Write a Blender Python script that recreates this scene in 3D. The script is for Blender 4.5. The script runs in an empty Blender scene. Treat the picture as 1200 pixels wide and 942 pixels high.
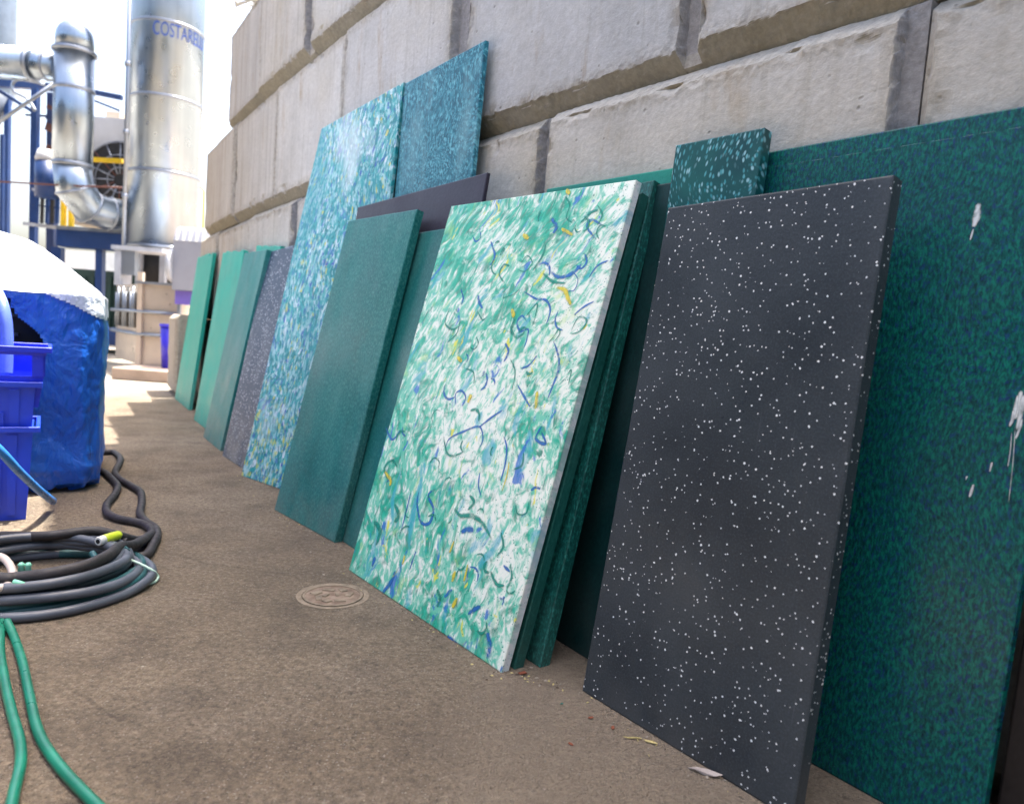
import bpy, bmesh, math, random
from mathutils import Vector, Matrix, noise
R = math.radians
rnd = random.Random(7)
sc = bpy.context.scene
COL = sc.collection

# ------------------------------------------------------------------ camera
FPX, PITCH, ROLL, EYE = 850.0, -.087, .073, .8
fw = Vector((0, math.cos(PITCH), math.sin(PITCH)))
up0 = Vector((0, -math.sin(PITCH), math.cos(PITCH)))
rt0 = Vector((1, 0, 0))
cr, sr = math.cos(ROLL), math.sin(ROLL)
rt = rt0*cr + up0*sr
up = -rt0*sr + up0*cr
cd = bpy.data.cameras.new('camera'); cam = bpy.data.objects.new('camera', cd); COL.objects.link(cam)
m3 = Matrix((rt, up, -fw)).transposed()
cam.matrix_world = Matrix.Translation((0, 0, EYE)) @ m3.to_4x4()
cd.sensor_width = 36; cd.lens = FPX/1200*36; cd.clip_start = .05; cd.clip_end = 800
cd.dof.use_dof = True; cd.dof.focus_distance = 1.9; cd.dof.aperture_fstop = 3.2
sc.camera = cam

# ------------------------------------------------------------------ sky, sun, exposure
SUN = Vector((.58, .65, 3.08)).normalized()
elev = math.asin(SUN.z); azim = math.atan2(SUN.x, SUN.y)
w = bpy.data.worlds.new('World'); sc.world = w; w.use_nodes = True
wn = w.node_tree; bg = wn.nodes['Background']
sky = wn.nodes.new('ShaderNodeTexSky'); sky.sky_type = 'NISHITA'; sky.sun_disc = False
sky.sun_elevation = elev; sky.sun_rotation = azim
sky.air_density = 1.0; sky.dust_density = 7.0; sky.ozone_density = 0.0
wn.links.new(sky.outputs[0], bg.inputs[0]); bg.inputs[1].default_value = .15
sd = bpy.data.lights.new('sun', 'SUN'); sd.energy = 4.5; sd.angle = R(.5); sd.color = (1, .95, .87)
so = bpy.data.objects.new('sun', sd); COL.objects.link(so)
so.rotation_euler = (-SUN).to_track_quat('-Z', 'Y').to_euler(); so.location = (0, 0, 20)
sc.view_settings.view_transform = 'Standard'; sc.view_settings.look = 'None'
sc.view_settings.gamma = 1; sc.view_settings.exposure = 2.12

# ------------------------------------------------------------------ geometry helpers
def ray(px, py):
    a, b = px-600, py-471
    return fw*FPX + rt*a - up*b
def G(px, py, z=0.0):
    d = ray(px, py); t = (z-EYE)/d.z; return Vector((d.x*t, d.y*t, z))
def V(px, py, Y):
    d = ray(px, py); t = Y/d.y; return Vector((d.x*t, Y, EYE+d.z*t))

def link(name, me, mat=None, parent=None, smooth=False):
    o = bpy.data.objects.new(name, me); COL.objects.link(o)
    if mat is not None:
        for mm in (mat if isinstance(mat, (list, tuple)) else [mat]): me.materials.append(mm)
    if parent: o.parent = parent
    if smooth:
        for p in me.polygons: p.use_smooth = True
    return o
def tag(o, label=None, cat=None, group=None, kind=None):
    if label: o['label'] = label
    if cat: o['category'] = cat
    if group: o['group'] = group
    if kind: o['kind'] = kind
    return o
def empty(name, label, cat, group=None, loc=(0, 0, 0)):
    o = bpy.data.objects.new(name, None); COL.objects.link(o); o.location = loc
    o.empty_display_size = .1
    return tag(o, label, cat, group)
class MB:
    def __init__(s): s.v = []; s.f = []; s.mi = []; s.sm = []
    def add(s, vs, fs, mi=0, sm=False):
        k = len(s.v); s.v += [tuple(x) for x in vs]; s.f += [tuple(k+i for i in f) for f in fs]
        s.mi += [mi]*len(fs); s.sm += [sm]*len(fs); return s
    def box(s, a, b, mi=0):
        x0, y0, z0 = a; x1, y1, z1 = b
        return s.add([(x0,y0,z0),(x1,y0,z0),(x1,y1,z0),(x0,y1,z0),(x0,y0,z1),(x1,y0,z1),(x1,y1,z1),(x0,y1,z1)],
              [(0,3,2,1),(4,5,6,7),(0,1,5,4),(1,2,6,5),(2,3,7,6),(3,0,4,7)], mi)
    def hexa(s, p, mi=0):   # 4 bottom, 4 top
        return s.add(p, [(0,3,2,1),(4,5,6,7),(0,1,5,4),(1,2,6,5),(2,3,7,6),(3,0,4,7)], mi)
    def tube(s, pts, r, n=12, caps=True, mi=0, sm=True):
        pts = [Vector(p) for p in pts]; rr = r if isinstance(r, (list, tuple)) else [r]*len(pts)
        vs = []; fs = []
        t = (pts[1]-pts[0]).normalized(); ref = Vector((0, 0, 1)) if abs(t.z) < .9 else Vector((1, 0, 0))
        x = t.cross(ref).normalized()
        for i, p in enumerate(pts):
            if i == 0: t = (pts[1]-p)
            elif i == len(pts)-1: t = (p-pts[i-1])
            else: t = (pts[i+1]-p).normalized()+(p-pts[i-1]).normalized()
            t.normalize(); x = (x-t*x.dot(t)).normalized(); y = t.cross(x)
            for k in range(n):
                a = 2*math.pi*k/n; vs.append(p+(x*math.cos(a)+y*math.sin(a))*rr[i])
        for i in range(len(pts)-1):
            for k in range(n):
                k2 = (k+1) % n; fs.append((i*n+k, i*n+k2, (i+1)*n+k2, (i+1)*n+k))
        s.add(vs, fs, mi, sm)
        if caps:
            k0 = len(s.v)-len(vs)
            s.f.append(tuple(k0+k for k in reversed(range(n)))); s.mi.append(mi); s.sm.append(False)
            s.f.append(tuple(k0+(len(pts)-1)*n+k for k in range(n))); s.mi.append(mi); s.sm.append(False)
        return s
    def build(s, name, mat=None, parent=None):
        me = bpy.data.meshes.new(name); me.from_pydata(s.v, [], s.f)
        o = link(name, me, mat, parent)
        me.polygons.foreach_set('material_index', s.mi); me.polygons.foreach_set('use_smooth', s.sm)
        me.update(); return o
def catmull(P, n=10, closed=False):
    P = [Vector(p) for p in P]; out = []
    N = len(P); rng = range(N if closed else N-1)
    g = (lambda i: P[i % N]) if closed else (lambda i: P[max(0, min(N-1, i))])
    for i in rng:
        a, b, c, d = g(i-1), g(i), g(i+1), g(i+2)
        for k in range(n):
            t = k/n
            out.append(.5*((2*b)+(c-a)*t+(2*a-5*b+4*c-d)*t*t+(3*b-3*c+d-a)*t**3))
    out.append(P[0] if closed else P[-1]); return out
def bevel(o, wd=.003, seg=2):
    bm = bmesh.new(); bm.from_mesh(o.data)
    bmesh.ops.bevel(bm, geom=[e for e in bm.edges], offset=wd, segments=seg, affect='EDGES', profile=.5)
    bm.to_mesh(o.data); bm.free(); return o

# ------------------------------------------------------------------ material helper
class M:
    def __init__(s, name, rough=.6, metal=0., spec=.5):
        s.m = bpy.data.materials.new(name); s.m.use_nodes = True; s.t = s.m.node_tree
        s.b = s.t.nodes['Principled BSDF']; s.b.inputs['Roughness'].default_value = rough
        s.b.inputs['Metallic'].default_value = metal; s.b.inputs['Specular IOR Level'].default_value = spec
    def n(s, ty, **k):
        x = s.t.nodes.new(ty)
        for a, b in k.items(): setattr(x, a, b)
        return x
    def set(s, sock, v):
        if hasattr(v, 'is_linked') or isinstance(v, bpy.types.NodeSocket): s.t.links.new(v, sock)
        else:
            if isinstance(v, (tuple, list)) and len(v) == 3 and sock.type == 'RGBA': v = (*v, 1)
            sock.default_value = v
    def attr(s, nm, fac=False):
        x = s.n('ShaderNodeAttribute', attribute_name=nm); return x.outputs['Fac' if fac else 'Vector']
    def obj(s): return s.n('ShaderNodeTexCoord').outputs['Object']
    def map(s, vec, scale=(1,1,1), rot=(0,0,0), loc=(0,0,0)):
        x = s.n('ShaderNodeMapping'); s.set(x.inputs[0], vec); x.inputs['Scale'].default_value = scale
        x.inputs['Rotation'].default_value = rot; x.inputs['Location'].default_value = loc; return x.outputs[0]
    def noise(s, vec, scale=5, detail=4, rough=.5, dist=0, col=False):
        x = s.n('ShaderNodeTexNoise'); s.set(x.inputs['Vector'], vec); x.inputs['Scale'].default_value = scale
        x.inputs['Detail'].default_value = detail; x.inputs['Roughness'].default_value = rough
        x.inputs['Distortion'].default_value = dist; return x.outputs['Color' if col else 'Fac']
    def vor(s, vec, scale=5, feature='F1', rand=1, dim='3D'):
        x = s.n('ShaderNodeTexVoronoi', feature=feature, voronoi_dimensions=dim); s.set(x.inputs['Vector'], vec)
        x.inputs['Scale'].default_value = scale; x.inputs['Randomness'].default_value = rand; return x
    def ramp(s, fac, stops, interp='LINEAR'):
        x = s.n('ShaderNodeValToRGB'); r = x.color_ramp; r.interpolation = interp
        while len(r.elements) < len(stops): r.elements.new(.5)
        for e, (p, c) in zip(r.elements, stops):
            e.position = p; e.color = (*c, 1) if isinstance(c, tuple) else (c, c, c, 1)
        s.set(x.inputs[0], fac); return x.outputs[0]
    def mix(s, f, a, b, blend='MIX'):
        x = s.n('ShaderNodeMix', data_type='RGBA', blend_type=blend); s.set(x.inputs[0], f)
        s.set(x.inputs[6], a); s.set(x.inputs[7], b); return x.outputs[2]
    def math(s, op, a, b=0., c=0., clamp=False):
        x = s.n('ShaderNodeMath', operation=op, use_clamp=clamp); s.set(x.inputs[0], a); s.set(x.inputs[1], b)
        s.set(x.inputs[2], c); return x.outputs[0]
    def vm(s, op, a, b):
        x = s.n('ShaderNodeVectorMath', operation=op); s.set(x.inputs[0], a); s.set(x.inputs[1], b); return x.outputs[0]
    def mr(s, f, a, b, c=0., d=1., smooth=False):
        x = s.n('ShaderNodeMapRange'); x.interpolation_type = 'SMOOTHSTEP' if smooth else 'LINEAR'
        s.set(x.inputs[0], f)
        for i, v in enumerate((a, b, c, d)): s.set(x.inputs[1+i], v)
        return x.outputs[0]
    def sep(s, v):
        x = s.n('ShaderNodeSeparateXYZ'); s.set(x.inputs[0], v); return x.outputs
    def warp(s, vec, scale, amt, detail=2):
        nz = s.noise(vec, scale, detail, col=True)
        c = s.n('ShaderNodeVectorMath', operation='SUBTRACT'); s.set(c.inputs[0], nz); c.inputs[1].default_value = (.5,.5,.5)
        k = s.n('ShaderNodeVectorMath', operation='SCALE'); s.set(k.inputs[0], c.outputs[0]); k.inputs['Scale'].default_value = amt
        return s.vm('ADD', vec, k.outputs[0])
    def bump(s, h, dist=.002, strength=1., nrm=None):
        x = s.n('ShaderNodeBump'); s.set(x.inputs['Height'], h); x.inputs['Distance'].default_value = dist
        x.inputs['Strength'].default_value = strength
        if nrm is not None: s.set(x.inputs['Normal'], nrm)
        return x.outputs[0]
    def col(s, v): s.set(s.b.inputs['Base Color'], v); return s
    def rough(s, v): s.set(s.b.inputs['Roughness'], v); return s
    def nrm(s, v): s.set(s.b.inputs['Normal'], v); return s
def flat(name, c, rough=.5, metal=0., var=.15, scale=6, bump=0., spec=.5):
    g = M(name, rough, metal, spec); o = g.obj()
    f = g.noise(o, scale, 5, .6)
    dark = tuple(x*(1-var) for x in c); lite = tuple(min(1, x*(1+var)) for x in c)
    g.col(g.ramp(f, [(.3, dark), (.7, lite)]))
    g.rough(g.mr(g.noise(o, scale*3, 4), .3, .7, max(0, rough-.1), min(1, rough+.1)))
    if bump: g.nrm(g.bump(g.noise(o, scale*8, 4), bump))
    return g.m

# ------------------------------------------------------------------ MATERIALS: ground, concrete
def ground_mat():
    g = M('weathered_asphalt', .9, spec=.25); o = g.obj()
    big = g.noise(o, .8, 4, .55); mid = g.noise(o, 5, 5, .65); fine = g.noise(o, 70, 5, .75); grain = g.noise(o, 260, 3, .7)
    base = g.ramp(big, [(.3, (.235, .178, .122)), (.52, (.33, .258, .18)), (.7, (.44, .355, .26))])
    c = g.mix(g.mr(mid, .42, .70, 0, .8), base, (.165, .128, .095))
    c = g.mix(g.mr(g.noise(g.map(o, loc=(7, 2, 0)), 3.1, 5, .65), .5, .7, 0, .6), c, (.40, .325, .245))
    lump = g.noise(o, 85, 4, .7)
    c = g.mix(g.mr(lump, .5, .68, 0, .5), c, (.10, .078, .06)); c = g.mix(g.mr(lump, .3, .44, .5, 0), c, (.45, .375, .29))
    l2 = g.noise(g.map(o, loc=(5, 5, 0)), 42, 5, .75)
    c = g.mix(g.mr(l2, .52, .66, 0, .55), c, (.12, .092, .068)); c = g.mix(g.mr(l2, .30, .44, .55, 0), c, (.47, .395, .30))
    agg = g.vor(o, 150); ag2 = g.vor(o, 75)
    c = g.mix(g.mr(fine, .42, .62, 0, .55), c, (.09, .073, .058))
    c = g.mix(g.mr(agg.outputs['Distance'], .05, .45, .7, 0), c, g.ramp(g.sep(agg.outputs['Color'])[0], [(0, (.08, .065, .055)), (.5, (.25, .20, .155)), (1, (.50, .44, .36))]))
    pale = g.math('MULTIPLY', g.mr(ag2.outputs['Distance'], .08, .2, 1, 0), g.mr(g.sep(ag2.outputs['Color'])[1], .86, .9))
    c = g.mix(g.math('MULTIPLY', pale, .7), c, (.55, .48, .38))
    spot = g.noise(g.map(o, loc=(3, 1, 0)), 2.3, 3, .5)
    c = g.mix(g.mr(spot, .6, .68, 0, .28), c, (.07, .057, .046))
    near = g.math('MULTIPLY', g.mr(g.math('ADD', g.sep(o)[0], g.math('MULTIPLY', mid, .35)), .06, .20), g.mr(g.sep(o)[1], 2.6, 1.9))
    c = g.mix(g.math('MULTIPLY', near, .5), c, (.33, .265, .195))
    ck = g.vor(g.warp(o, 2.5, .25), 1.1, 'DISTANCE_TO_EDGE'); ckm = g.math('MULTIPLY', g.mr(ck.outputs['Distance'], .0, .006, 1, 0), g.mr(g.noise(g.map(o, loc=(1, 4, 0)), 1.2, 3), .5, .56))
    c = g.mix(g.math('MULTIPLY', ckm, .3), c, (.05, .038, .03))
    fl = g.vor(o, 9); flm = g.math('MULTIPLY', g.mr(fl.outputs['Distance'], .02, .05, 1, 0), g.mr(g.sep(fl.outputs['Color'])[0], .75, .78))
    c = g.mix(flm, c, (.62, .55, .44))
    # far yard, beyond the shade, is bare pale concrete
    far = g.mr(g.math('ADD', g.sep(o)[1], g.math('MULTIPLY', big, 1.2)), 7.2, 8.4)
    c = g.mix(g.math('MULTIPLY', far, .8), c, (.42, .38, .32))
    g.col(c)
    h = g.math('ADD', g.math('MULTIPLY', fine, .9), g.math('MULTIPLY', grain, .5))
    h = g.math('SUBTRACT', h, g.math('MULTIPLY', lump, 1.6))
    h = g.math('ADD', h, g.math('MULTIPLY', g.mr(agg.outputs['Distance'], 0, .5, 1, 0), .5))
    g.nrm(g.bump(h, .0090, 1., g.bump(l2, .012, 1.))); return g.m
def concrete_mat():
    g = M('cast_concrete', .93, spec=.2); o = g.attr('bc'); ob = g.obj()
    big = g.noise(ob, 1.3, 4, .6); mid = g.noise(o, 4.5, 6, .62); fine = g.noise(o, 55, 5, .7)
    streak = g.noise(g.map(o, scale=(22, .8, 4)), 1, 6, .68)
    c = g.ramp(big, [(.3, (.50, .505, .50)), (.5, (.60, .60, .59)), (.7, (.55, .53, .48))])
    c = g.mix(g.mr(mid, .45, .72, 0, .45), c, (.40, .39, .37))
    c = g.mix(g.mr(mid, .3, .46, .5, 0), c, (.66, .655, .63))
    c = g.mix(g.mr(streak, .53, .68, 0, .48), c, (.33, .32, .28))
    c = g.mix(g.mr(streak, .28, .42, .35, 0), c, (.68, .675, .65))
    rust = g.noise(g.map(o, scale=(9, 2.2, 2), loc=(4, 4, 0)), 1, 4, .6)
    c = g.mix(g.mr(rust, .60, .72, 0, .5), c, (.36, .25, .13))
    far = g.mr(g.sep(ob)[1], 4.0, 6.5)      # the old end of the wall has browner cement with heavy run-off
    c = g.mix(g.math('MULTIPLY', far, .7), c, g.ramp(streak, [(.35, (.46, .39, .30)), (.6, (.27, .21, .145))]))
    ed = g.attr('ed', True)
    c = g.mix(g.mr(ed, .0, .045, .55, 0), c, g.mix(g.mr(fine, .4, .6), (.24, .21, .17), (.42, .38, .31)))
    oi = g.n('ShaderNodeObjectInfo').outputs['Random']
    c = g.mix(.55, c, g.mix(1., c, g.ramp(oi, [(0, (.78, .80, .84)), (.35, (1, 1, 1)), (.6, (1, .95, .86)), (.8, (.88, .88, .88)), (1, (1., 1., .98))]), 'MULTIPLY'))
    wz = g.math('MULTIPLY', g.mr(g.sep(ob)[2], 1.62, 1.40), g.mr(g.sep(ob)[1], 3.6, 2.4))
    c = g.mix(g.math('MULTIPLY', wz, .5), c, g.ramp(mid, [(.3, (.58, .53, .44)), (.55, (.51, .46, .37)), (.75, (.42, .365, .28))]))
    c = g.mix(g.attr('st', True), c, g.ramp(fine, [(.35, (.27, .265, .27)), (.65, (.36, .35, .35))]))
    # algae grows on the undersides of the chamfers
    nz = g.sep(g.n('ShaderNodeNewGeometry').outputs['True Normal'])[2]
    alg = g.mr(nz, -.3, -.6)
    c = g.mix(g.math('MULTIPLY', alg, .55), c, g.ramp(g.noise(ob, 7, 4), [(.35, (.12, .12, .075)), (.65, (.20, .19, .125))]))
    c = g.mix(g.mr(fine, .35, .65, .22, 0), c, (.16, .15, .13))
    pv = g.vor(g.warp(o, 20, .02), 26); pit = g.math('MULTIPLY', g.mr(pv.outputs['Distance'], .04, .17, 1, 0), g.mr(g.sep(pv.outputs['Color'])[0], .72, .8))
    c = g.mix(g.math('MULTIPLY', pit, .5), c, (.12, .11, .09)); g.col(c)
    h = g.math('SUBTRACT', g.math('ADD', g.math('MULTIPLY', fine, .9), g.math('MULTIPLY', g.noise(ob, 34, 4, .6), .3)), g.math('MULTIPLY', pit, .6))
    g.nrm(g.bump(h, .0042, .85)); return g.m
GROUND = ground_mat(); CONC = concrete_mat()

# ------------------------------------------------------------------ ground
def ground():
    me = bpy.data.meshes.new('ground'); S = 300
    xs = [-S, -60, -20, -8, -4, -2, -1, 0, 1, 2, 4, 8, 20, 60, S]; vs = [(x, y+4, 0) for y in xs for x in xs]
    n = len(xs); fs = [(j*n+i, j*n+i+1, (j+1)*n+i+1, (j+1)*n+i) for j in range(n-1) for i in range(n-1)]
    me.from_pydata(vs, [], fs); o = link('ground', me, GROUND); tag(o, kind='structure'); return o
ground()

# ------------------------------------------------------------------ block wall
def wy(y): return .01865833*y*y - .85442134*y + 2.00743396 if y > .3 else 1.7528-.8432*(y-.3)
TAB = []; acc = 0; py_ = .3
for i in range(0, 1000):
    y = .3+i*.01; p = Vector((wy(y), y))
    if TAB: acc += (p-TAB[-1][1]).length
    TAB.append((acc, p))
def W(s):
    if s <= 0:
        d = (TAB[1][1]-TAB[0][1]).normalized(); return TAB[0][1]+d*s
    lo, hi = 0, len(TAB)-1
    while hi-lo > 1:
        m = (lo+hi)//2
        if TAB[m][0] <= s: lo = m
        else: hi = m
    a, b = TAB[lo], TAB[hi]; t = (s-a[0])/(b[0]-a[0]); return a[1].lerp(b[1], t)
H = .77
def block(parent, s_near, s_far, z0, z1, cr_=.055, hi=True, seed=0, back=.62, out=0., strip=0):
    """one chamfered concrete block; its front face is a relief grid with crumbled edges"""
    A = W(s_far); B = W(s_near); L = (B-A).length; ux = (B-A)/L; nn = Vector((ux.y, -ux.x))
    if nn.x > 0: nn = -nn
    def lines(T, step, c):
        e = [0, .004, .010, .014, .018, .024, .03, .036, .040, .044, .048, .051, .054, .057, .06, .065, .075, .09, .105] if hi else [0, .02, .045, .06, .1]
        k = max(2, int((T-.21)/step)); mid = [.105+(T-.21)*i/k for i in range(1, k)] if hi else [.1+(T-.2)*i/k for i in range(1, k)]
        return e+mid+[T-x for x in reversed(e)]
    gap = .003
    us = lines(L-2*gap, .0105 if hi else .12, 0); vs_ = lines(z1-z0-2*gap, .022 if hi else .12, 0)
    if strip and hi:
        us = sorted(set([u for u in us if not (us[-1]-strip-.022 < u < us[-1]-strip+.016)]+[us[-1]-strip-.022+.0027*k for k in range(15)]))
    V_, F_, bc, ed, stp = [], [], [], [], []
    cb, ct, cl = .055, .042, .016
    off = Vector((seed*3.7, seed*1.3, seed*.9))
    nu, nv = len(us), len(vs_)
    for v in vs_:
        for u in us:
            q = Vector((u, v, 0))+off
            n1 = noise.noise(q*9); n2 = noise.noise(q*55); n3 = noise.noise(q*3.1)
            dl, dr, db, dt = u, us[-1]-u, v, vs_[-1]-v
            j = 1+.10*n1+.14*n2
            f = 0.
            f = max(f, cl*j-dl, cr_*j-dr, cb*(1+.06*n1+.09*n2)-db, ct*j-dt)
            if strip and dr < strip*1.4:
                f = max(f, .036*min(1, max(0, ((strip+.005*n2+.004*n1)-dr)/.004)))
            chip = max(0, noise.noise(q*13+Vector((5, 5, 5)))-.22)*.05
            dm = min(dl-cl, dr-(strip or cr_), db-cb, dt-ct)
            f += chip*max(0, 1-max(0, dm)/.05) if dm > -.01 else 0
            f = min(f, .062)
            f -= n3*.0035 + n2*.0009
            if dm > .0: f -= .004*max(0, 1-dm/.03)*max(0, n2+.3)
            p = A+ux*(gap+u)+nn*(out-f)
            V_.append((p.x, p.y, z0+gap+v)); bc.append((u+off.x, v+off.y, -f+off.z)); ed.append(max(0, dm)); stp.append(1. if (strip and dr < (strip+.005*n2+.004*n1) and db > cb*.9) else 0.)
    for j in range(nv-1):
        for i in range(nu-1):
            a = j*nu+i; F_.append((a, a+1, a+nu+1, a+nu))
    # sides going back
    loop = [i for i in range(nu)]+[j*nu+nu-1 for j in range(1, nv)]+[(nv-1)*nu+i for i in range(nu-2, -1, -1)]+[j*nu for j in range(nv-2, 0, -1)]
    k0 = len(V_)
    for i in loop:
        v = V_[i]; V_.append((v[0]-nn.x*back, v[1]-nn.y*back, v[2])); b = bc[i]; bc.append((b[0], b[1], b[2]-back)); ed.append(.2); stp.append(0)
    n = len(loop)
    for i in range(n):
        F_.append((loop[(i+1) % n], loop[i], k0+i, k0+(i+1) % n))
    F_.append(tuple(k0+i for i in reversed(range(n))))
    me = bpy.data.meshes.new('concrete_block'); me.from_pydata(V_, [], F_)
    a = me.attributes.new('bc', 'FLOAT_VECTOR', 'POINT'); a.data.foreach_set('vector', [x for t in bc for x in t])
    a = me.attributes.new('ed', 'FLOAT', 'POINT'); a.data.foreach_set('value', ed)
    a = me.attributes.new('st', 'FLOAT', 'POINT'); a.data.foreach_set('value', stp)
    return link('concrete_block', me, CONC, parent)
wall = empty('block_wall', 'tall curved retaining wall of stacked chamfered grey concrete blocks behind the panels', 'wall', loc=(0, 0, 0))
courses = [  # (z0 index, joints near->far, recessed joints)
    (6, [-9.2, -8.05, -6.9, -5.75, -4.6, -3.45, -2.3, -1.15, 0, 1.15, 2.3, 3.1, 3.85], ()),
    (5, [-9.2, -8.6, -7.4, -6.25, -5.1, -3.95, -2.8, -1.6, -.45, .7, 1.85, 3.0, 4.15, 5.3], ()),
    (4, [-9.2, -8.05, -6.9, -5.75, -4.6, -3.45, -2.3, -1.1, .05, 1.2, 2.35, 3.5, 4.65, 5.85], ()),
    (3, [-9.2, -8.8, -7.65, -6.5, -5.35, -4.2, -3.05, -1.9, -.7, .45, 1.6, 2.75, 3.85, 4.98, 6.07, 7.13], (4.98, 1.6, 2.75)),
    (2, [-9.2, -8.2, -7.05, -5.9, -4.75, -3.6, -2.45, -1.3, -.15, 1.0, 2.14, 3.28, 4.42, 5.59, 6.75, 8.03], (3.28, 2.14, 1.0)),
    (1, [-9.2, -8.8, -7.65, -6.5, -5.35, -4.2, -3.05, -1.9, -.75, .4, 1.56, 2.71, 3.9, 5.08, 6.19, 7.38, 8.28], (5.08, 2.71, 1.56)),
    (0, [-9.2, -8.1, -6.95, -5.8, -4.65, -3.5, -2.35, -1.2, -.1, 1.05, 2.2, 3.35, 4.5, 5.65, 6.8, 7.95, 9.2], ()),
]
sd_ = 1
for zi, js, wide in courses:
    for a, b in zip(js, js[1:]):
        sd_ += 1
        block(wall, a, b, zi*H, (zi+1)*H, cr_=.022, strip={1.56: .048, 2.71: .066, 3.28: .075, 2.14: .07}.get(a, .085) if a in wide else 0, hi=(0 <= a < 6.5 and zi in (1, 2)) or (zi == 3 and 3.8 < b < 8),
              seed=sd_, out=.012*math.sin(sd_*2.3))
# unseen dark shed and container, added to cut sky light and deepen the gaps
def corrugated(name, mat, parent, a, b, z0, z1, n, dep):
    a, b = Vector((*a, 0)), Vector((*b, 0)); d = (b-a)/n; nn = Vector((d.y, -d.x, 0)).normalized()*dep
    vs = []; fs = []
    for i in range(n):
        for t, o in ((0, 0), (.35, 0), (.5, 1), (.85, 1)): p = a+d*(i+t)+nn*o; vs += [(p.x, p.y, z0), (p.x, p.y, z1)]
    vs += [(b.x, b.y, z0), (b.x, b.y, z1)]
    for i in range(len(vs)//2-1): k = 2*i; fs.append((k, k+2, k+3, k+1))
    return MB().add(vs, fs).build(name, mat, parent)
DGR = flat('dark_slate_blocker', (.035, .045, .055), .75, var=.3, scale=.8); DOR = flat('dark_green_blocker_paint', (.012, .035, .030), .7, var=.3, scale=.8)
sh = empty('sky_blocker_shed', 'unseen dark corrugated shed added opposite the block wall to block sky light', 'shed', loc=(0, 0, 0))
corrugated('blocker_cladding', DGR, sh, (-9, 6.3), (-9, -13), 0, 5.2, 90, -.05)
m = MB(); m.box((-15, -13, 5.21), (-8.8, 6.4, 5.4)); m.build('blocker_roof', DGR, sh)
m = MB(); m.box((-15, 6.1, 0), (-9.06, 6.3, 5.2)); m.build('blocker_end_wall', DGR, sh)
kt = empty('sky_blocker_container', 'unseen dark green container added behind the camera to block sky light', 'container', loc=(0, 0, 0))
corrugated('blocker_side', DOR, kt, (-4.6, -2.6), (3.4, -2.6), .1, 3.0, 36, -.04)
m = MB(); m.box((-4.6, -5.0, .1), (3.4, -2.66, 3.02)); m.build('blocker_shell', DOR, kt)
# low block closing the far end, standing out from the wall foot
me_b = block(wall, 8.3, 9.02, 0, .8, cr_=.03, hi=False, seed=77, out=.2, back=.3)

# ------------------------------------------------------------------ PANEL materials (coordinates 'pc' in metres on the sheet)
def dusty(g, c, amt=.25, low=.25):
    pc = g.attr('pc'); v = g.sep(pc)[1]
    d = g.math('MULTIPLY', g.mr(v, 0, low, 1, 0), g.mr(g.noise(pc, 9, 4), .3, .7))
    c = g.mix(g.math('MULTIPLY', d, amt), c, (.30, .26, .21))
    sm = g.noise(g.map(pc, scale=(2.2, 1.1, 1), loc=(2, 7, 0)), 1.6, 4, .6)
    return g.mix(g.mr(sm, .5, .75, 0, amt*.5), c, (.35, .37, .37))
def solid_panel(name, a, b, fl=(.2, .45, .4), rough=.42, amt=.25, fleck=.35):
    g = M(name, rough, spec=.28); pc = g.attr('pc')
    n = g.noise(pc, 3.2, 5, .6); f = g.noise(g.map(pc, scale=(1, .5, 1)), 150, 3, .7)
    c = g.ramp(n, [(.3, a), (.7, b)])
    c = g.mix(g.mr(f, .48, .66, 0, fleck), c, fl); cl = g.noise(g.map(pc, scale=(2.4, 1, 1), loc=(3, 1, 0)), 3, 5, .7)
    c = g.mix(g.mr(cl, .5, .72, 0, fleck*.6), c, fl); c = g.mix(g.mr(cl, .32, .46, .35, 0), c, tuple(x*.6 for x in a))
    sc2 = g.noise(g.map(pc, scale=(260, 2.5, 3), rot=(0, 0, .35)), 1, 2); c = g.mix(g.mr(sc2, .70, .76, 0, .25), c, fl)
    c = g.mix(g.mr(f, .3, .46, .35, 0), c, tuple(x*.45 for x in a))
    g.col(dusty(g, c, amt)); g.rough(g.mr(n, .3, .7, rough-.08, rough+.14)); g.nrm(g.bump(g.noise(pc, 60, 4), .0006)); return g.m
def flake_panel(name, stops, sc_=(75, 22, 60), rot=.5, sc2=None, rough=.4, warp=.12, soft=.5, amt=.15, swirl=2.2):
    g = M(name, rough, spec=.3); pc = g.attr('pc')
    p = g.warp(g.warp(pc, swirl, warp), 14, .018)
    v1 = g.vor(g.map(p, scale=sc_, rot=(0, 0, rot)), 1); s2 = sc2 or tuple(x*1.7 for x in sc_)
    v2 = g.vor(g.map(p, scale=s2, rot=(0, 0, rot*.6), loc=(3, 3, 3)), 1)
    c1 = g.ramp(g.sep(v1.outputs['Color'])[0], stops, 'CONSTANT')
    c2 = g.ramp(g.sep(v2.outputs['Color'])[1], stops, 'CONSTANT')
    c = g.mix(g.mr(g.noise(pc, 30, 3), .4, .6, 0, 1), c1, c2)
    return g, pc, p, c, amt
S = [(0, (.015, .22, .24)), (.22, (.03, .34, .36)), (.45, (.12, .47, .47)), (.58, (.36, .62, .64)), (.80, (.62, .74, .78)), (.88, (.04, .12, .42)), (.945, (.10, .24, .50)), (.975, (.62, .60, .08))]
g, pc, p, c, amt = flake_panel('confetti_teal_white_plastic', S, (66, 24, 40), .42, warp=.25)
wm = g.noise(g.map(pc, scale=(2.2, 1.5, 1), rot=(0, 0, .3)), 1.1, 3)
c = g.mix(g.mr(wm, .60, .74, 0, .5), c, (.76, .82, .83)); c = g.mix(g.mr(wm, .36, .52, .55, 0), c, (.02, .27, .31))
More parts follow.
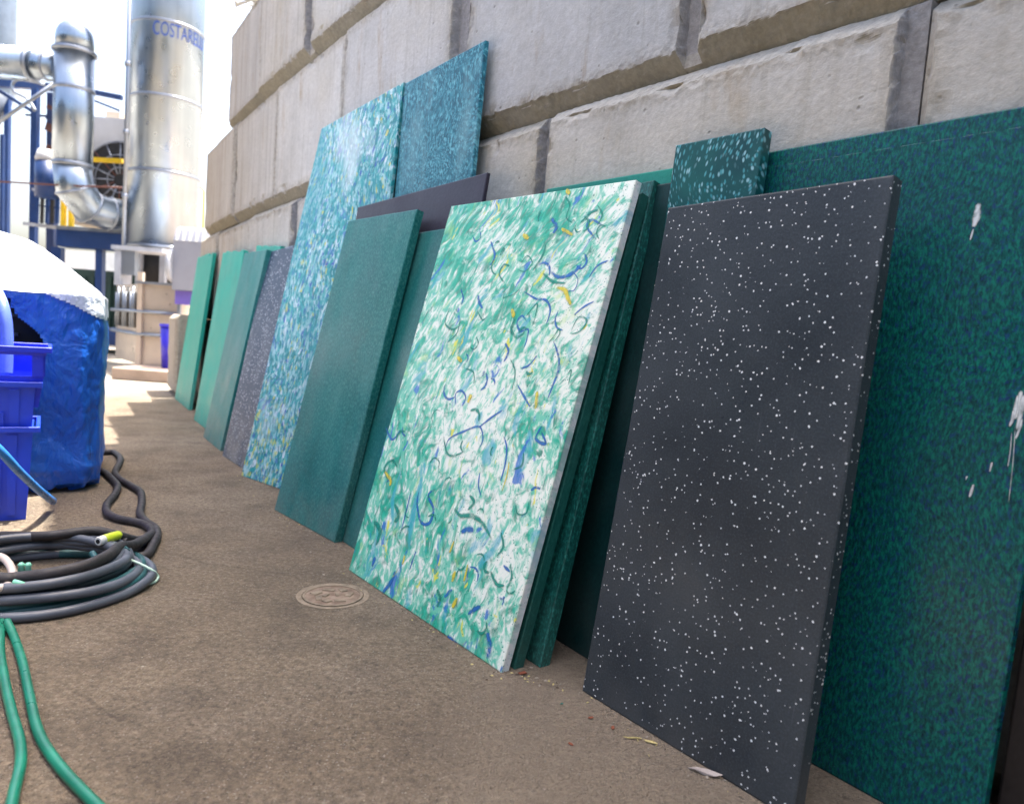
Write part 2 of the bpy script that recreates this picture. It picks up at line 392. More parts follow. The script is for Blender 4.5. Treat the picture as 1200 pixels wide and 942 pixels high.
yy = g.math('MULTIPLY', g.mr(g.sep(pc)[1], .55, .1), g.mr(g.noise(g.map(pc, scale=(40, 22, 1)), 1, 3), .56, .62))
c = g.mix(g.math('MULTIPLY', yy, .8), c, (.62, .66, .10)); g.col(c); CONFETTI = g.m
S = [(0, (.012, .10, .15)), (.35, (.02, .17, .235)), (.65, (.045, .26, .33)), (.80, (.14, .44, .52))]
g, pc, p, c, amt = flake_panel('speckled_blue_teal_plastic', S, (130, 85, 60), .6, warp=.3)
pt = g.noise(g.map(pc, scale=(3, 1.4, 1)), 1.7, 3)
c = g.mix(g.mr(pt, .5, .7, 0, .5), c, (.22, .42, .46)); g.col(c); BLUETEAL = g.m
g = M('charcoal_white_fleck_plastic', .5); pc = g.attr('pc')
f = g.vor(g.warp(pc, 30, .01), 72); c = g.mix(g.math('MULTIPLY', g.mr(f.outputs['Distance'], .16, .42, 1, 0), g.mr(g.sep(f.outputs['Color'])[0], .35, .5)), (.030, .055, .10), (.50, .54, .60))
g.col(dusty(g, c, .6, .35)); GREYFLECK = g.m
g = M('flaked_dark_teal_plastic', .32, spec=.28); pc = g.attr('pc')
f = g.vor(g.map(g.warp(pc, 3, .15), scale=(150, 62, 60), rot=(0, 0, .25)), 1)
k = g.math('MULTIPLY', g.mr(f.outputs['Distance'], .24, .5, .85, 0), g.mr(g.sep(f.outputs['Color'])[0], .2, .4))
c = g.mix(g.mr(g.noise(pc, 8, 4), .35, .65), (.006, .06, .066), (.010, .10, .095))
c = g.mix(k, c, g.ramp(g.sep(f.outputs['Color'])[1], [(0, (.02, .22, .25)), (.5, (.10, .38, .42)), (.8, (.30, .55, .60))])); g.col(c); FLAKETEAL = g.m
# large dark green sheet
g = M('mottled_bottle_green_plastic', .33, spec=.25); pc = g.attr('pc'); p = g.warp(pc, 4, .06)
a1 = g.noise(g.map(p, scale=(185, 70, 30), rot=(0, 0, .12)), 1, 4, .75, .3); a2 = g.noise(g.map(p, scale=(150, 85, 30), loc=(9, 2, 1)), 1, 4, .7, .3)
c = g.ramp(a1, [(.32, (.0015, .022, .034)), (.47, (.0028, .072, .068)), (.62, (.005, .19, .135))])
c = g.mix(g.mr(a2, .52, .62, 0, .65), c, (.014, .035, .18))
c = g.mix(g.mr(g.noise(pc, 170, 2, .6), .62, .75, 0, .4), c, (.06, .24, .24))
c = g.mix(g.mr(g.noise(pc, 2.0, 3), .35, .7, 0, .3), c, (.003, .05, .06))
g.col(c); g.rough(g.mr(g.noise(pc, 4, 5), .3, .7, .22, .46)); g.nrm(g.bump(g.noise(pc, 45, 3), .0007)); BOTTLE = g.m
# slate sheet with white chips
def star_mat(name='slate_white_chip_plastic'):
    g = M(name, .36, spec=.3); pc = g.attr('pc')
    c = g.ramp(g.noise(pc, 2.6, 5, .6), [(.32, (.021, .028, .034)), (.68, (.045, .056, .064))])
    f = g.noise(pc, 240, 2, .7); c = g.mix(g.mr(f, .5, .75, 0, .35), c, (.10, .11, .135)); c = g.mix(g.mr(f, .3, .45, .3, 0), c, (.012, .014, .022))
    fld = g.noise(pc, 5.5, 3, .6)
    for sc_, thr, r0, r1, lc in ((72, .33, .10, .17, 0), (98, .58, .12, .19, 5)):
        v = g.vor(g.map(g.warp(pc, 190, .003), loc=(lc, lc, 0)), sc_); s = g.sep(v.outputs['Color'])
        rad = g.mr(s[0], 0, 1, r0, r1)
        on = g.math('LESS_THAN', v.outputs['Distance'], rad)
        keep = g.math('GREATER_THAN', g.math('ADD', s[1], g.math('MULTIPLY', g.math('SUBTRACT', fld, .5), 1.1)), thr)
        c = g.mix(g.math('MULTIPLY', on, keep), c, (.80, .82, .82))
    scr = g.noise(g.map(pc, scale=(300, 3, 3), rot=(0, 0, .5)), 1, 2); c = g.mix(g.mr(scr, .72, .78, 0, .18), c, (.30, .32, .35))
    g.col(dusty(g, c, .10, .12)); g.rough(g.mr(g.noise(pc, 3.5, 5, .65), .3, .7, .26, .5)); g.nrm(g.bump(g.noise(pc, 90, 3), .0005)); return g.m
STAR = star_mat()
# white marbled sheet
def marble_mat():
    g = M('white_marbled_plastic', .34, spec=.3); pc = g.attr('pc'); s = g.sep(pc); u, v = s[0], s[1]
    # flow direction leans more to the right the higher up the sheet
    n_ = g.n('ShaderNodeVectorRotate', rotation_type='Z_AXIS'); g.set(n_.inputs['Vector'], g.warp(pc, 2.4, .10)); n_.inputs['Center'].default_value = (.4, .1, 0)
    g.set(n_.inputs['Angle'], g.mr(v, .6, 1.25, .0, .28)); p = n_.outputs[0]
    p2 = g.warp(p, 11, .035)
    dens = g.math('ADD', g.mr(u, .0, .70, .125, .045), g.mr(v, 0, .45, .06, 0.))
    dens = g.math('ADD', dens, g.mr(g.noise(pc, 2.6, 3, .55), .3, .7, -.10, .10)); dens = g.math('ADD', dens, g.mr(v, .85, 1.25, 0, .03))
    wisp = g.noise(g.map(p2, scale=(56, 30, 20)), 1, 4, .62, .5); broad = g.noise(g.map(p2, scale=(19, 13, 8), loc=(5, 0, 2)), 1, 4, .6, 1.3)
    c = (.84, .88, .78)
    k1 = g.mr(g.math('ADD', wisp, dens), .47, .70, 0, .85, True); c = g.mix(k1, c, (.05, .52, .35))
    k2 = g.mr(g.math('ADD', broad, dens), .56, .74, 0, .9, True); c = g.mix(k2, c, g.ramp(wisp, [(.35, (.0, .20, .13)), (.52, (.002, .36, .23)), (.7, (.04, .52, .34)), (.85, (.3, .72, .54))]))
    aq = g.noise(g.map(p2, scale=(15, 6, 8), loc=(1, 9, 4)), 1, 4, .6, .5); c = g.mix(g.mr(aq, .57, .68, 0, .75, True), c, (.06, .40, .50))
    bl = g.noise(g.map(p2, scale=(17, 7, 8), loc=(7, 3, 8)), 1, 4, .6, .9); c = g.mix(g.mr(bl, .62, .68, 0, .85, True), c, (.035, .16, .52))
    yg = g.noise(g.map(p2, scale=(14, 8, 8), loc=(8, 1, 5)), 1, 4, .6, .8); c = g.mix(g.mr(yg, .58, .74, 0, .55, True), c, (.48, .72, .22))
    ye = g.noise(g.map(p2, scale=(19, 9, 8), loc=(2, 6, 1)), 1, 3, .6, .9); c = g.mix(g.mr(ye, .65, .70, 0, .85, True), c, (.78, .74, .07))
    dv = g.vor(g.warp(p, 25, .02), 120); dm = g.noise(pc, 4.5, 2)
    k = g.math('MULTIPLY', g.mr(dv.outputs['Distance'], .13, .27, 1, 0), g.math('GREATER_THAN', g.sep(dv.outputs['Color'])[0], g.mr(g.math('ADD', dm, g.mr(u, .2, .8, -.05, .14)), .4, .7, .93, .45)))
    c = g.mix(g.math('MULTIPLY', k, .9), c, (.01, .22, .16)); c = g.mix(g.mr(g.sep(pc)[2], -.002, -.008, 0, .55), c, (.60, .62, .70)); g.col(c); g.rough(g.mr(g.noise(pc, 5, 4), .3, .7, .28, .44)); return g.m
MARBLE = marble_mat()
G1 = solid_panel('sea_green_plastic', (.012, .30, .22), (.02, .38, .285), (.05, .40, .32), .45, .3, .15)
G2 = solid_panel('bright_sea_green_plastic', (.014, .33, .24), (.024, .41, .31), (.05, .42, .33), .45, .3, .15)
G3 = solid_panel('dull_teal_plastic', (.012, .165, .15), (.02, .215, .195), (.12, .33, .33), .42, .55, .4)
G4 = solid_panel('dark_teal_green_plastic', (.004, .115, .11), (.009, .165, .155), (.10, .32, .28), .4, .25, .55)
G5 = solid_panel('deep_green_plastic', (.005, .105, .10), (.009, .145, .135), (.07, .26, .24), .36, .2, .5)
G6 = solid_panel('black_green_plastic', (.005, .065, .055), (.008, .095, .078), (.03, .16, .13), .4, .1, .4)
G7 = solid_panel('emerald_plastic', (.008, .20, .145), (.012, .26, .19), (.03, .3, .22), .36, .1, .12)
PLUM = solid_panel('plum_black_plastic', (.026, .022, .036), (.036, .031, .048), (.06, .055, .08), .38, .12, .2)
DKBROWN = solid_panel('brown_black_plastic', (.012, .009, .009), (.018, .013, .012), (.03, .025, .025), .45, .1, .2)

# ------------------------------------------------------------------ panels
PG = 'recycled plastic sheets leaned against the block wall'
def panel(BL, BR, TL, TR, th, mat, label, wave=0., bow=0., seed=1, name='plastic_sheet', bev=.0022):
    BL, BR, TL, TR = map(Vector, (BL, BR, TL, TR))
    ax = (BR-BL).normalized(); av = (TL-BL).normalized(); nrm = ax.cross(av).normalized()
    if nrm.dot(Vector((-.78, -.63, 0))) < 0: nrm = -nrm
    org = (BL+BR)/2; org = Vector((org.x, org.y, 0))
    Wd = (BR-BL).length; Ht = (TL-BL).length
    NU, NV = 16, 20
    def pt(i, j, dpt, ins=0):
        t = i/NU; q = j/NV
        a = BL.lerp(BR, t); b = TL.lerp(TR, t); p = a.lerp(b, q)
        if j == NV and wave: p = p+(b-a).normalized()*wave*(noise.noise(Vector((t*7+seed, 0, seed)))+.5*noise.noise(Vector((t*19+seed, 3, seed))))
        p = p - nrm*(dpt - bow*math.sin(math.pi*q)*math.sin(math.pi*t))
        u = t*Wd; v = q*Ht; uu = (p-BL)
        return p, (u+seed*7.3*(mat is not MARBLE), v, -dpt)
    vs = []; pc = []; fs = []
    front = {}; back = {}
    for j in range(NV+1):
        for i in range(NU+1):
            # slightly rounded arris: boundary ring sits back by bev and the true edge is inset
            d = bev if (i in (0, NU) or j in (0, NV)) else 0
            p, c = pt(i, j, d); front[i, j] = len(vs); vs.append(p-Vector(org)); pc.append(c)
    for j in range(NV+1):
        for i in range(NU+1):
            if i in (0, NU) or j in (0, NV):
                d = th-bev; p, c = pt(i, j, d); back[i, j] = len(vs); vs.append(p-org); pc.append(c)
    # inset ring for the arris highlight
    for j in range(NV):
        for i in range(NU): fs.append((front[i, j], front[i+1, j], front[i+1, j+1], front[i, j+1]))
    ring = [(i, 0) for i in range(NU)]+[(NU, j) for j in range(NV)]+[(i, NV) for i in range(NU, 0, -1)]+[(0, j) for j in range(NV, 0, -1)]
    for k in range(len(ring)):
        a, b = ring[k], ring[(k+1) % len(ring)]; fs.append((front[b], front[a], back[a], back[b]))
    fs.append(tuple(back[k] for k in reversed(ring)))
    # pull the second grid line close to the border so that the arris stays narrow
    def pull(i, j):
        k = front[i, j]; t = i/NU; q = j/NV
        if i == 1: t = .0035/Wd
        if i == NU-1: t = 1-.0035/Wd
        if j == 1: q = .0035/Ht
        if j == NV-1: q = 1-.0035/Ht
        a = BL.lerp(BR, t); b = TL.lerp(TR, t); p = a.lerp(b, q)+nrm*(bow*math.sin(math.pi*q)*math.sin(math.pi*t))
        if j == NV-1 and wave:
            tt = i/NU; p = p+(b-a).normalized()*wave*(noise.noise(Vector((tt*7+seed, 0, seed)))+.5*noise.noise(Vector((tt*19+seed, 3, seed))))
        vs[k] = p-org; pc[k] = (t*Wd+seed*7.3*(mat is not MARBLE), q*Ht, 0)
    for j in range(1, NV):
        for i in range(1, NU):
            if i in (1, NU-1) or j in (1, NV-1): pull(i, j)
    me = bpy.data.meshes.new(name); me.from_pydata([tuple(v) for v in vs], [], fs)
    a = me.attributes.new('pc', 'FLOAT_VECTOR', 'POINT'); a.data.foreach_set('vector', [x for t in pc for x in t])
    o = link(name, me, mat); o.location = org
    bm = bmesh.new(); bm.from_mesh(me); bmesh.ops.recalc_face_normals(bm, faces=bm.faces); bm.to_mesh(me); bm.free()
    tag(o, label, 'panel', PG)
    o_ = dict(o=o, BL=BL, BR=BR, TL=TL, TR=TR, n=nrm, org=org, ax=ax, av=av, W=Wd, H=Ht)
    return o_
def pixel(p):
    d = p-Vector((0, 0, EYE)); z = d.dot(fw); return 600+FPX*d.dot(rt)/z, 471-FPX*d.dot(up)/z
def onpanel(P, px, py, lift=.0):
    """the point of the sheet's face seen at px, py (Newton steps on the bilinear face)"""
    f = lambda u, v: P['BL'].lerp(P['BR'], u).lerp(P['TL'].lerp(P['TR'], u), v)
    u = v = .5
    for _ in range(8):
        x, y = pixel(f(u, v)); x1, y1 = pixel(f(u+1e-3, v)); x2, y2 = pixel(f(u, v+1e-3))
        a, b, c, d = (x1-x)*1e3, (x2-x)*1e3, (y1-y)*1e3, (y2-y)*1e3; D = a*d-b*c; ex, ey = px-x, py-y
        u += (ex*d-ey*b)/D; v += (ey*a-ex*c)/D
    return f(u, v)

panel((-3.2, 6.85, 0), (-2.72, 6.08, 0), (-3.07, 6.95, 1.35), (-2.61, 6.2, 1.33), .03, G1, 'farthest and narrowest sea green sheet with a ragged top, by the end of the wall', .035, 0, 1)
panel((-2.43, 5.53, 0), (-2.05, 4.95, 0), (-2.32, 5.69, 1.3), (-1.93, 5.09, 1.27), .035, G2, 'bright sea green sheet with wavy top, second from the far end', .022, 0, 2)
panel((-2.03, 4.77, 0), (-1.73, 4.31, 0), (-1.87, 4.94, 1.24), (-1.56, 4.48, 1.23), .04, G3, 'dusty dull teal sheet with thick dark green edge, third from the far end', .006, 0, 3)
panel((-1.80, 4.70, 0), (-1.52, 4.27, 0), (-1.77, 4.88, 1.285), (-1.45, 4.40, 1.25), .03, G2, 'green sheet hidden behind the dusty teal one with only its wavy top showing', .012, 0, 4)
panel((-1.66, 4.17, 0), (-1.35, 3.75, 0), (-1.58, 4.56, 1.22), (-1.20, 4.02, 1.24), .03, GREYFLECK, 'dark grey sheet densely flecked with white, beside the tall confetti sheet', .006, 0, 5)
panel((-1.36, 3.67, 0), (-.66, 3.07, 0), (-1.11, 3.94, 1.83), (-.56, 3.19, 1.85), .022, CONFETTI, 'tall confetti patterned sheet in teal, white, blue and yellow flakes', 0, 0, 6)
panel((-.615, 3.16, 0), (-.25, 2.66, 0), (-.55, 3.175, 1.84), (-.19, 2.69, 1.85), .02, BLUETEAL, 'tall blue teal sheet with fine pale speckles, its top corner highest of all', 0, 0, 7)
panel((-.86, 3.11, 0), (-.27, 2.33, 0), (-.76, 3.337, 1.338), (-.14, 2.503, 1.35), .016, PLUM, 'thin plain plum black sheet behind the green ones, below the blue teal speckled sheet', 0, 0, 8)
P8 = panel((-.98, 3.04, 0), (-.62, 2.63, 0), (-.77, 3.215, 1.257), (-.40, 2.715, 1.247), .034, G4, 'plain dark teal green sheet standing in front of the plum black sheet', .002, .004, 9)
panel((-.84, 2.99, 0), (-.38, 2.36, 0), (-.58, 3.003, 1.166), (-.20, 2.50, 1.17), .03, G5, 'deep green sheet tucked between the dark teal sheet and the white marbled sheet', 0, 0, 10)
P10 = panel((-.50, 2.34, 0), (.02, 1.68, 0), (-.26, 2.56, 1.24), (.27, 1.87, 1.22), .026, MARBLE, 'white sheet marbled with green, blue and yellow swirls', 0, 0, 11)
panel((-.46, 2.39, 0), (.052, 1.703, 0), (-.22, 2.60, 1.20), (.292, 1.897, 1.195), .030, G6, 'dark green sheet directly behind the white marbled one, only its edge showing', .0, 0, 12)
panel((-.40, 2.41, 0), (.115, 1.722, 0), (-.17, 2.62, 1.23), (.325, 1.925, 1.235), .034, solid_panel('speckled_black_green_plastic', (.004, .05, .045), (.006, .09, .075), (.03, .27, .22), .4, .1, .7), 'speckled black green sheet, third in the stack behind the white marbled one', 0, 0, 13)
panel((-.07, 2.20, 0), (.30, 1.73, 0), (.06, 2.355, 1.28), (.43, 1.885, 1.275), .02, G7, 'emerald green sheet against the wall, between the marbled and the slate sheets', 0, 0, 14)
panel((.03, 2.10, 0), (.27, 1.745, 0), (.15, 2.19, 1.225), (.38, 1.87, 1.225), .018, solid_panel('ink_green_plastic', (.003, .022, .024), (.005, .036, .036), (.01, .09, .08), .4, .1, .2), 'ink dark green sheet in the gap between the marbled stack and the slate sheet', 0, 0, 19)
panel((.27, 1.755, 0), (.425, 1.56, 0), (.365, 1.885, 1.315), (.52, 1.68, 1.312), .035, FLAKETEAL, 'small dark teal sheet flaked with pale blue, rising behind the slate sheet', 0, 0, 15)
P14 = panel((.21, 1.62, 0), (.54, 1.20, 0), (.33, 1.73, 1.13), (.65, 1.33, 1.14), .038, STAR, 'slate black sheet sprinkled with small white chips, standing in front', 0, 0, 16)
P15 = panel((.36, 1.77, 0), (.827, 1.146, 0), (.46, 1.83, 1.27), (.926, 1.227, 1.27), .024, BOTTLE, 'widest bottle green mottled sheet with white scrape marks, at the right', 0, 0, 17)
panel((.86, 1.16, 0), (1.35, .62, 0), (.94, 1.24, 1.22), (1.43, .70, 1.22), .02, DKBROWN, 'brown black sheet at the right edge of the photo, beyond the bottle green one', 0, 0, 18)

# marks on the sheets -------------------------------------------------
def mark_mat(name, c, alpha=.9, rough=.4):
    g = M(name, rough); o = g.obj(); g.col(g.ramp(g.noise(o, 40, 3), [(.3, tuple(x*.8 for x in c)), (.7, c)]))
    e = g.attr('ed', True)
    g.set(g.b.inputs['Alpha'], g.math('MULTIPLY', g.mr(e, 0, 1, 0, alpha, True), g.mr(g.noise(o, 55, 3), .28, .55, .35, 1))); return g.m
BLUEINK = mark_mat('blue_pigment', (.02, .17, .52), .88); GREENINK = mark_mat('green_pigment', (.0, .30, .22), .85); YELINK = mark_mat('yellow_pigment', (.80, .66, .05))
def ribbons(name, strokes, mat, parent, P, base, lift0=.0006):
    V_, F_, E_ = [], [], []
    for si, (pts, wd) in enumerate(strokes):
        pts = catmull(pts, 7); n = len(pts); k0 = len(V_)
        for i, p in enumerate(pts):
            t = (pts[min(i+1, n-1)]-pts[max(i-1, 0)]).normalized(); sd = t.cross(P['n']).normalized()
            f = i/(n-1); w_ = 1.35*wd*(.35+.65*math.sin(math.pi*min(1, max(0, f*.9+.05))))*(1+.35*noise.noise(Vector((i*.4, si*3.1, 0))))
            lf = P['n']*(lift0+.00004*(si % 9)-0)
            for q, e in ((-1.5, 0), (-.35, 1), (.35, 1), (1.5, 0)):
                V_.append(tuple(p+sd*w_*q+lf-base)); E_.append(e*min(1, f*8, (1-f)*8))
        for i in range(n-1):
            for q in range(3):
                a = k0+i*4+q; F_.append((a, a+1, a+5, a+4))
    me = bpy.data.meshes.new(name); me.from_pydata(V_, [], F_)
    a = me.attributes.new('ed', 'FLOAT', 'POINT'); a.data.foreach_set('value', E_)
    o = link(name, me, mat, parent); o['kind'] = 'stuff'; return o
marb = [o for o in COL.objects if o.get('label', '').startswith('white sheet marbled')][0]
def pix(L): return [onpanel(P10, x, y, 0) for x, y in L]
bl = [([(613,341),(628,350),(640,352),(645,364),(639,384)], .0028), ([(618,378),(612,370),(606,378),(610,388),(619,386),(617,400),(613,410)], .0026),
      ([(648,398),(654,415),(655,432),(648,452),(641,470)], .0030), ([(610,432),(620,428),(630,416)], .0026), ([(592,402),(596,412),(590,425)], .004),
      ([(645,318),(655,325),(668,322),(676,316),(683,308)], .0050), ([(690,326),(700,312),(714,305)], .0026), ([(700,282),(688,266),(694,258),(706,264)], .003),
      ([(646,255),(652,266),(648,274)], .0052), ([(540,338),(543,350),(540,358)], .0028), ([(560,345),(562,355),(566,362)], .004),
      ([(535,478),(534,462),(541,458),(546,466),(541,478)], .0026), ([(560,502),(575,490),(590,480)], .0028), ([(606,450),(614,464),(622,478)], .0024),
      ([(522,532),(526,515),(545,505),(562,500),(566,515),(560,528)], .0024), ([(590,510),(594,524),(592,545),(586,566)], .0030), ([(636,498),(628,514),(640,520),(634,505)], .0034),
      ([(563,552),(561,568),(564,582)], .0022), ([(622,575),(628,571),(634,573)], .0030), ([(492,572),(489,590),(494,612),(504,612),(508,596),(502,580),(512,572)], .0042),
      ([(470,622),(476,600),(482,575)], .0024), ([(452,500),(460,515),(470,503)], .0035), ([(480,668),(484,656),(488,645)], .0028), ([(571,740),(574,756),(572,772)], .0065),
      ([(524,744),(532,752),(536,760)], .0055), ([(436,664),(440,652)], .0055), ([(448,695),(458,682),(464,668)], .0060), ([(548,720),(556,714),(564,710)], .0048),
      ([(540,624),(548,620),(556,622)], .006), ([(521,700),(530,690)], .004), ([(598,670),(590,662)], .003), ([(575,282),(580,300),(574,312)], .0035), ([(672,370),(684,360),(697,353)], .0022)]
gr = [([(616,372),(630,356),(624,384)], .002), ([(648,402),(656,392),(655,386),(648,396),(642,402)], .0018), ([(668,392),(678,372),(688,376),(680,388),(668,392)], .0022),
      ([(560,365),(566,375),(572,370)], .002), ([(600,458),(604,436),(598,420)], .0024), ([(545,432),(555,436),(556,450)], .0024), ([(524,402),(536,390),(540,372)], .0024),
      ([(664,440),(670,434),(666,452)], .0018), ([(532,595),(540,604),(552,604),(565,612),(578,634)], .0048), ([(602,550),(612,545),(614,530)], .0028), ([(587,622),(590,640),(582,652)], .003),
      ([(662,230),(668,240),(664,255),(672,262)], .0022), ([(680,262),(692,250),(702,246)], .004), ([(700,240),(706,252),(700,265)], .002), ([(610,310),(618,300),(624,308),(616,318),(606,316)], .0014),
      ([(636,320),(648,330),(664,332)], .0034), ([(588,350),(602,345),(610,338)], .0016), ([(520,510),(524,530),(532,534),(546,528)], .003), ([(512,690),(516,700),(512,712)], .0045),
      ([(548,598),(556,588),(550,580)], .004), ([(438,610),(446,622),(440,640)], .008), ([(462,590),(468,604),(462,612)], .006), ([(575,668),(582,684),(592,686)], .004), ([(594,690),(600,676),(598,660)], .003), ([(640,286),(636,300),(624,318)],.0035), ([(586,300),(592,290)],.005), ([(528,360),(522,378),(530,386),(540,382)],.0026)]
rr = random.Random(3)
for k in range(48):
    x = rr.uniform(0.05, .95); y = rr.uniform(.05, .97); tl, tr, bl_, br_ = Vector((528,241)), Vector((747,210)), Vector((408,668)), Vector((585,788))
    c = tl.lerp(tr, x).lerp(bl_.lerp(br_, x), y); a = rr.uniform(0, 6.28); r = rr.uniform(4, 11); sp = rr.uniform(1.2, 4)
    L = [(c.x+r*math.cos(a+sp*t)*(1-.3*t), c.y+r*1.2*math.sin(a+sp*t)) for t in (0, .33, .66, 1)]
    if not all(0 < 1 for _ in L): continue
    ins = all((px_-408)*.2+(0) > -1e9 and (px_ > 416+(668-py_)*.281 if py_ < 668 else px_ > 412+(py_-668)*1.5) and (px_ < 740-(py_-211)*.281) and py_ > 244-(px_-528)*.14+4 for px_, py_ in L)
    if ins: (gr if rr.random() < .72 else bl).append((L, rr.uniform(.0014, .0038)))
ye = [([(652,337),(662,340),(666,350),(670,358)], .0050), ([(658,268),(672,276)], .004), ([(600,362),(603,372)], .006), ([(530,682),(534,668)], .0050), ([(544,682),(549,660)], .0036), ([(530,712),(537,700)], .0055),
      ([(527,648),(533,633)], .0032), ([(451,552),(458,562),(457,570)], .0055), ([(553,462),(548,472)], .006), ([(588,578),(595,555),(597,540)], .0018), ([(613,275),(620,280)], .005), ([(664,222),(668,228)], .005), ([(630,458),(628,480)], .005),([(536,418),(542,424)],.005),([(475,650),(472,662)],.004)]
base = marb.location
ribbons('blue_swirls', [(pix(L), w_) for L, w_ in bl], BLUEINK, marb, P10, base, .0006)
ribbons('green_swirls', [(pix(L), w_) for L, w_ in gr], GREENINK, marb, P10, base, .0011)
ribbons('yellow_streaks', [(pix(L), w_) for L, w_ in ye], YELINK, marb, P10, base, .0016)
# white scrapes on the bottle green sheet
SCR = mark_mat('scraped_white', (.75, .78, .78), 1.0, .7)
b15 = P15['o'].location
scr = [([(1147,238),(1145,252),(1141,267)], .0040), ([(1197,457),(1194,475),(1189,492)], .0030), ([(1193,462),(1190,480),(1185,498)], .0022), ([(1200,462),(1197,480),(1192,505)], .0032), ([(1188,480),(1186,492),(1183,500)], .0016), ([(1198,490),(1195,502),(1190,515)], .0018), ([(1190,500),(1187,545),(1182,590)], .0005), ([(1186,505),(1184,530),(1181,548)], .0006), ([(1163,541),(1160,553)], .0012), ([(1141,567),(1139,574),(1136,583)], .0017),
       ([(1141,268),(1137,282)], .0012), ([(1132,560),(1134,558)], .001), ([(1132,562),(1133,560)], .0006)]
ribbons('white_scrape_marks', [([onpanel(P15, x, y, 0) for x, y in L], w_) for L, w_ in scr], SCR, P15['o'], P15, b15)
LN = mark_mat('faint_scribed_line', (.20, .38, .38), .55, .6)
dash = []
TLp, TRp = P15['TL'], P15['TR']; dn = (P15['BL']-P15['TL']).normalized()
t = .05
while t < .95:
    l_ = rnd.uniform(.02, .07); a = TLp.lerp(TRp, t)+dn*.038; b = TLp.lerp(TRp, min(.98, t+l_))+dn*.038; dash.append(([a, a.lerp(b, .5), b], .00055)); t += l_+rnd.uniform(.006, .03)
ribbons('scribed_dashed_line', dash, LN, P15['o'], P15, b15)

# ------------------------------------------------------------------ small things on the ground
IRON = M('worn_cast_iron', .7, 0.2); o_ = IRON.obj(); IRON.col(IRON.ramp(IRON.noise(o_, 30, 4), [(.35, (.12, .075, .05)), (.65, (.26, .19, .14))])); IRON.nrm(IRON.bump(IRON.noise(o_, 90, 3), .001)); IRON = IRON.m
RING = flat('pale_cement_ring', (.20, .155, .11), .9, var=.4, scale=40, bump=.002)
mc = G(390, 698); cov = empty('valve_cover', 'small round cast iron drain cover set in the pavement by the marbled sheet', 'cover', loc=mc)
def disc(r0, r1, z, th, n=48):
    m = MB(); vs = []; fs = []
    for k in range(n):
        a = 2*math.pi*k/n; c_, s_ = math.cos(a), math.sin(a)
        vs += [(r0*c_, r0*s_, z), (r1*c_, r1*s_, z), (r1*c_, r1*s_, z-th), (r0*c_, r0*s_, z-th)]
    for k in range(n):
        a, b = k*4, ((k+1) % n)*4
        fs += [(a, a+1, b+1, b), (a+1, a+2, b+2, b+1), (a+3, a, b, b+3)]
    return m.add(vs, fs)
disc(.091, .106, .0012, .01).build('outer_ring', RING, cov)
disc(.001, .085, .0015, .01).build('cover_plate', IRON, cov)
disc(.080, .087, .0032, .01).build('inner_rim', RING, cov)
m = MB()
for k, (a, r_, l_, w_) in enumerate([(0.3, .048, .018, .010), (1.2, .05, .014, .012), (2.1, .045, .02, .009), (3.0, .052, .016, .014), (3.9, .046, .018, .010), (4.6, .05, .012, .012), (5.4, .05, .018, .010), (.8, .015, .016, .006), (3.4, .02, .014, .007)]):
    c_ = Vector((r_*math.cos(a), r_*math.sin(a), 0)); d = Vector((math.cos(a+1.1), math.sin(a+1.1), 0)); e = Vector((-d.y, d.x, 0))
    m.hexa([c_-d*l_-e*w_, c_+d*l_-e*w_, c_+d*l_+e*w_, c_-d*l_+e*w_]+[c_-d*l_*.85-e*w_*.8+Vector((0,0,.0045)), c_+d*l_*.85-e*w_*.8+Vector((0,0,.0045)), c_+d*l_*.85+e*w_*.8+Vector((0,0,.0045)), c_-d*l_*.85+e*w_*.8+Vector((0,0,.0045))])
mm = m.build('raised_pattern', RING, cov)
# litter
def scrap(name, px, py, pts, mat, label, cat, h=.004, rot=0):
    c_ = G(px, py); vs = [(x*math.cos(rot)-y*math.sin(rot), x*math.sin(rot)+y*math.cos(rot), .0015+h*(.5+.5*math.sin(3*x*90+y*40))) for x, y in pts]
    n = len(vs); vs2 = [(x, y, z+.0012) for x, y, z in vs]
    me = bpy.data.meshes.new(name); me.from_pydata(vs+vs2, [], [tuple(range(n-1, -1, -1)), tuple(range(n, 2*n))]+[(i, (i+1) % n, n+(i+1) % n, n+i) for i in range(n)])
    o = link(name, me, mat); o.location = c_; return tag(o, label, cat)
PAPER = flat('dirty_paper', (.36, .31, .28), .9, var=.2, scale=60); RUST = flat('rust_red_flake', (.20, .055, .025), .8, var=.3, scale=90)
STRAW = flat('yellow_straw', (.55, .45, .20), .8, var=.3, scale=90); CHIP = flat('green_chip', (.01, .12, .09), .5)
scrap('paper_scrap', 826, 906, [(-.030, .012), (-.012, .014), (.008, .002), (.022, -.004), (.030, -.014), (.014, -.016), (-.004, -.008), (-.02, .0)], PAPER, 'crumpled pale paper scrap at the foot of the slate sheet', 'scrap', .006)
scrap('dry_leaf', 612, 790, [(-.011, 0), (-.004, .007), (.005, .006), (.012, 0), (.006, -.006), (-.005, -.005)], RUST, 'rust red dry leaf under the stack behind the marbled sheet', 'leaf', .004)
scrap('straw_wisp', 741, 866, [(-.02, .0), (-.008, .004), (.006, .001), (.018, .004), (.020, .001), (.006, -.003), (-.008, -.001)], STRAW, 'yellow straw wisp lying left of another near the slate sheet', 'straw', .003)
scrap('straw_wisp', 762, 870, [(-.014, .003), (-.004, .005), (.004, .0), (.014, -.007), (.012, -.009), (.0, -.005), (-.008, -.001)], STRAW, 'yellow straw wisp touching the bottom edge of the slate sheet', 'straw', .003)
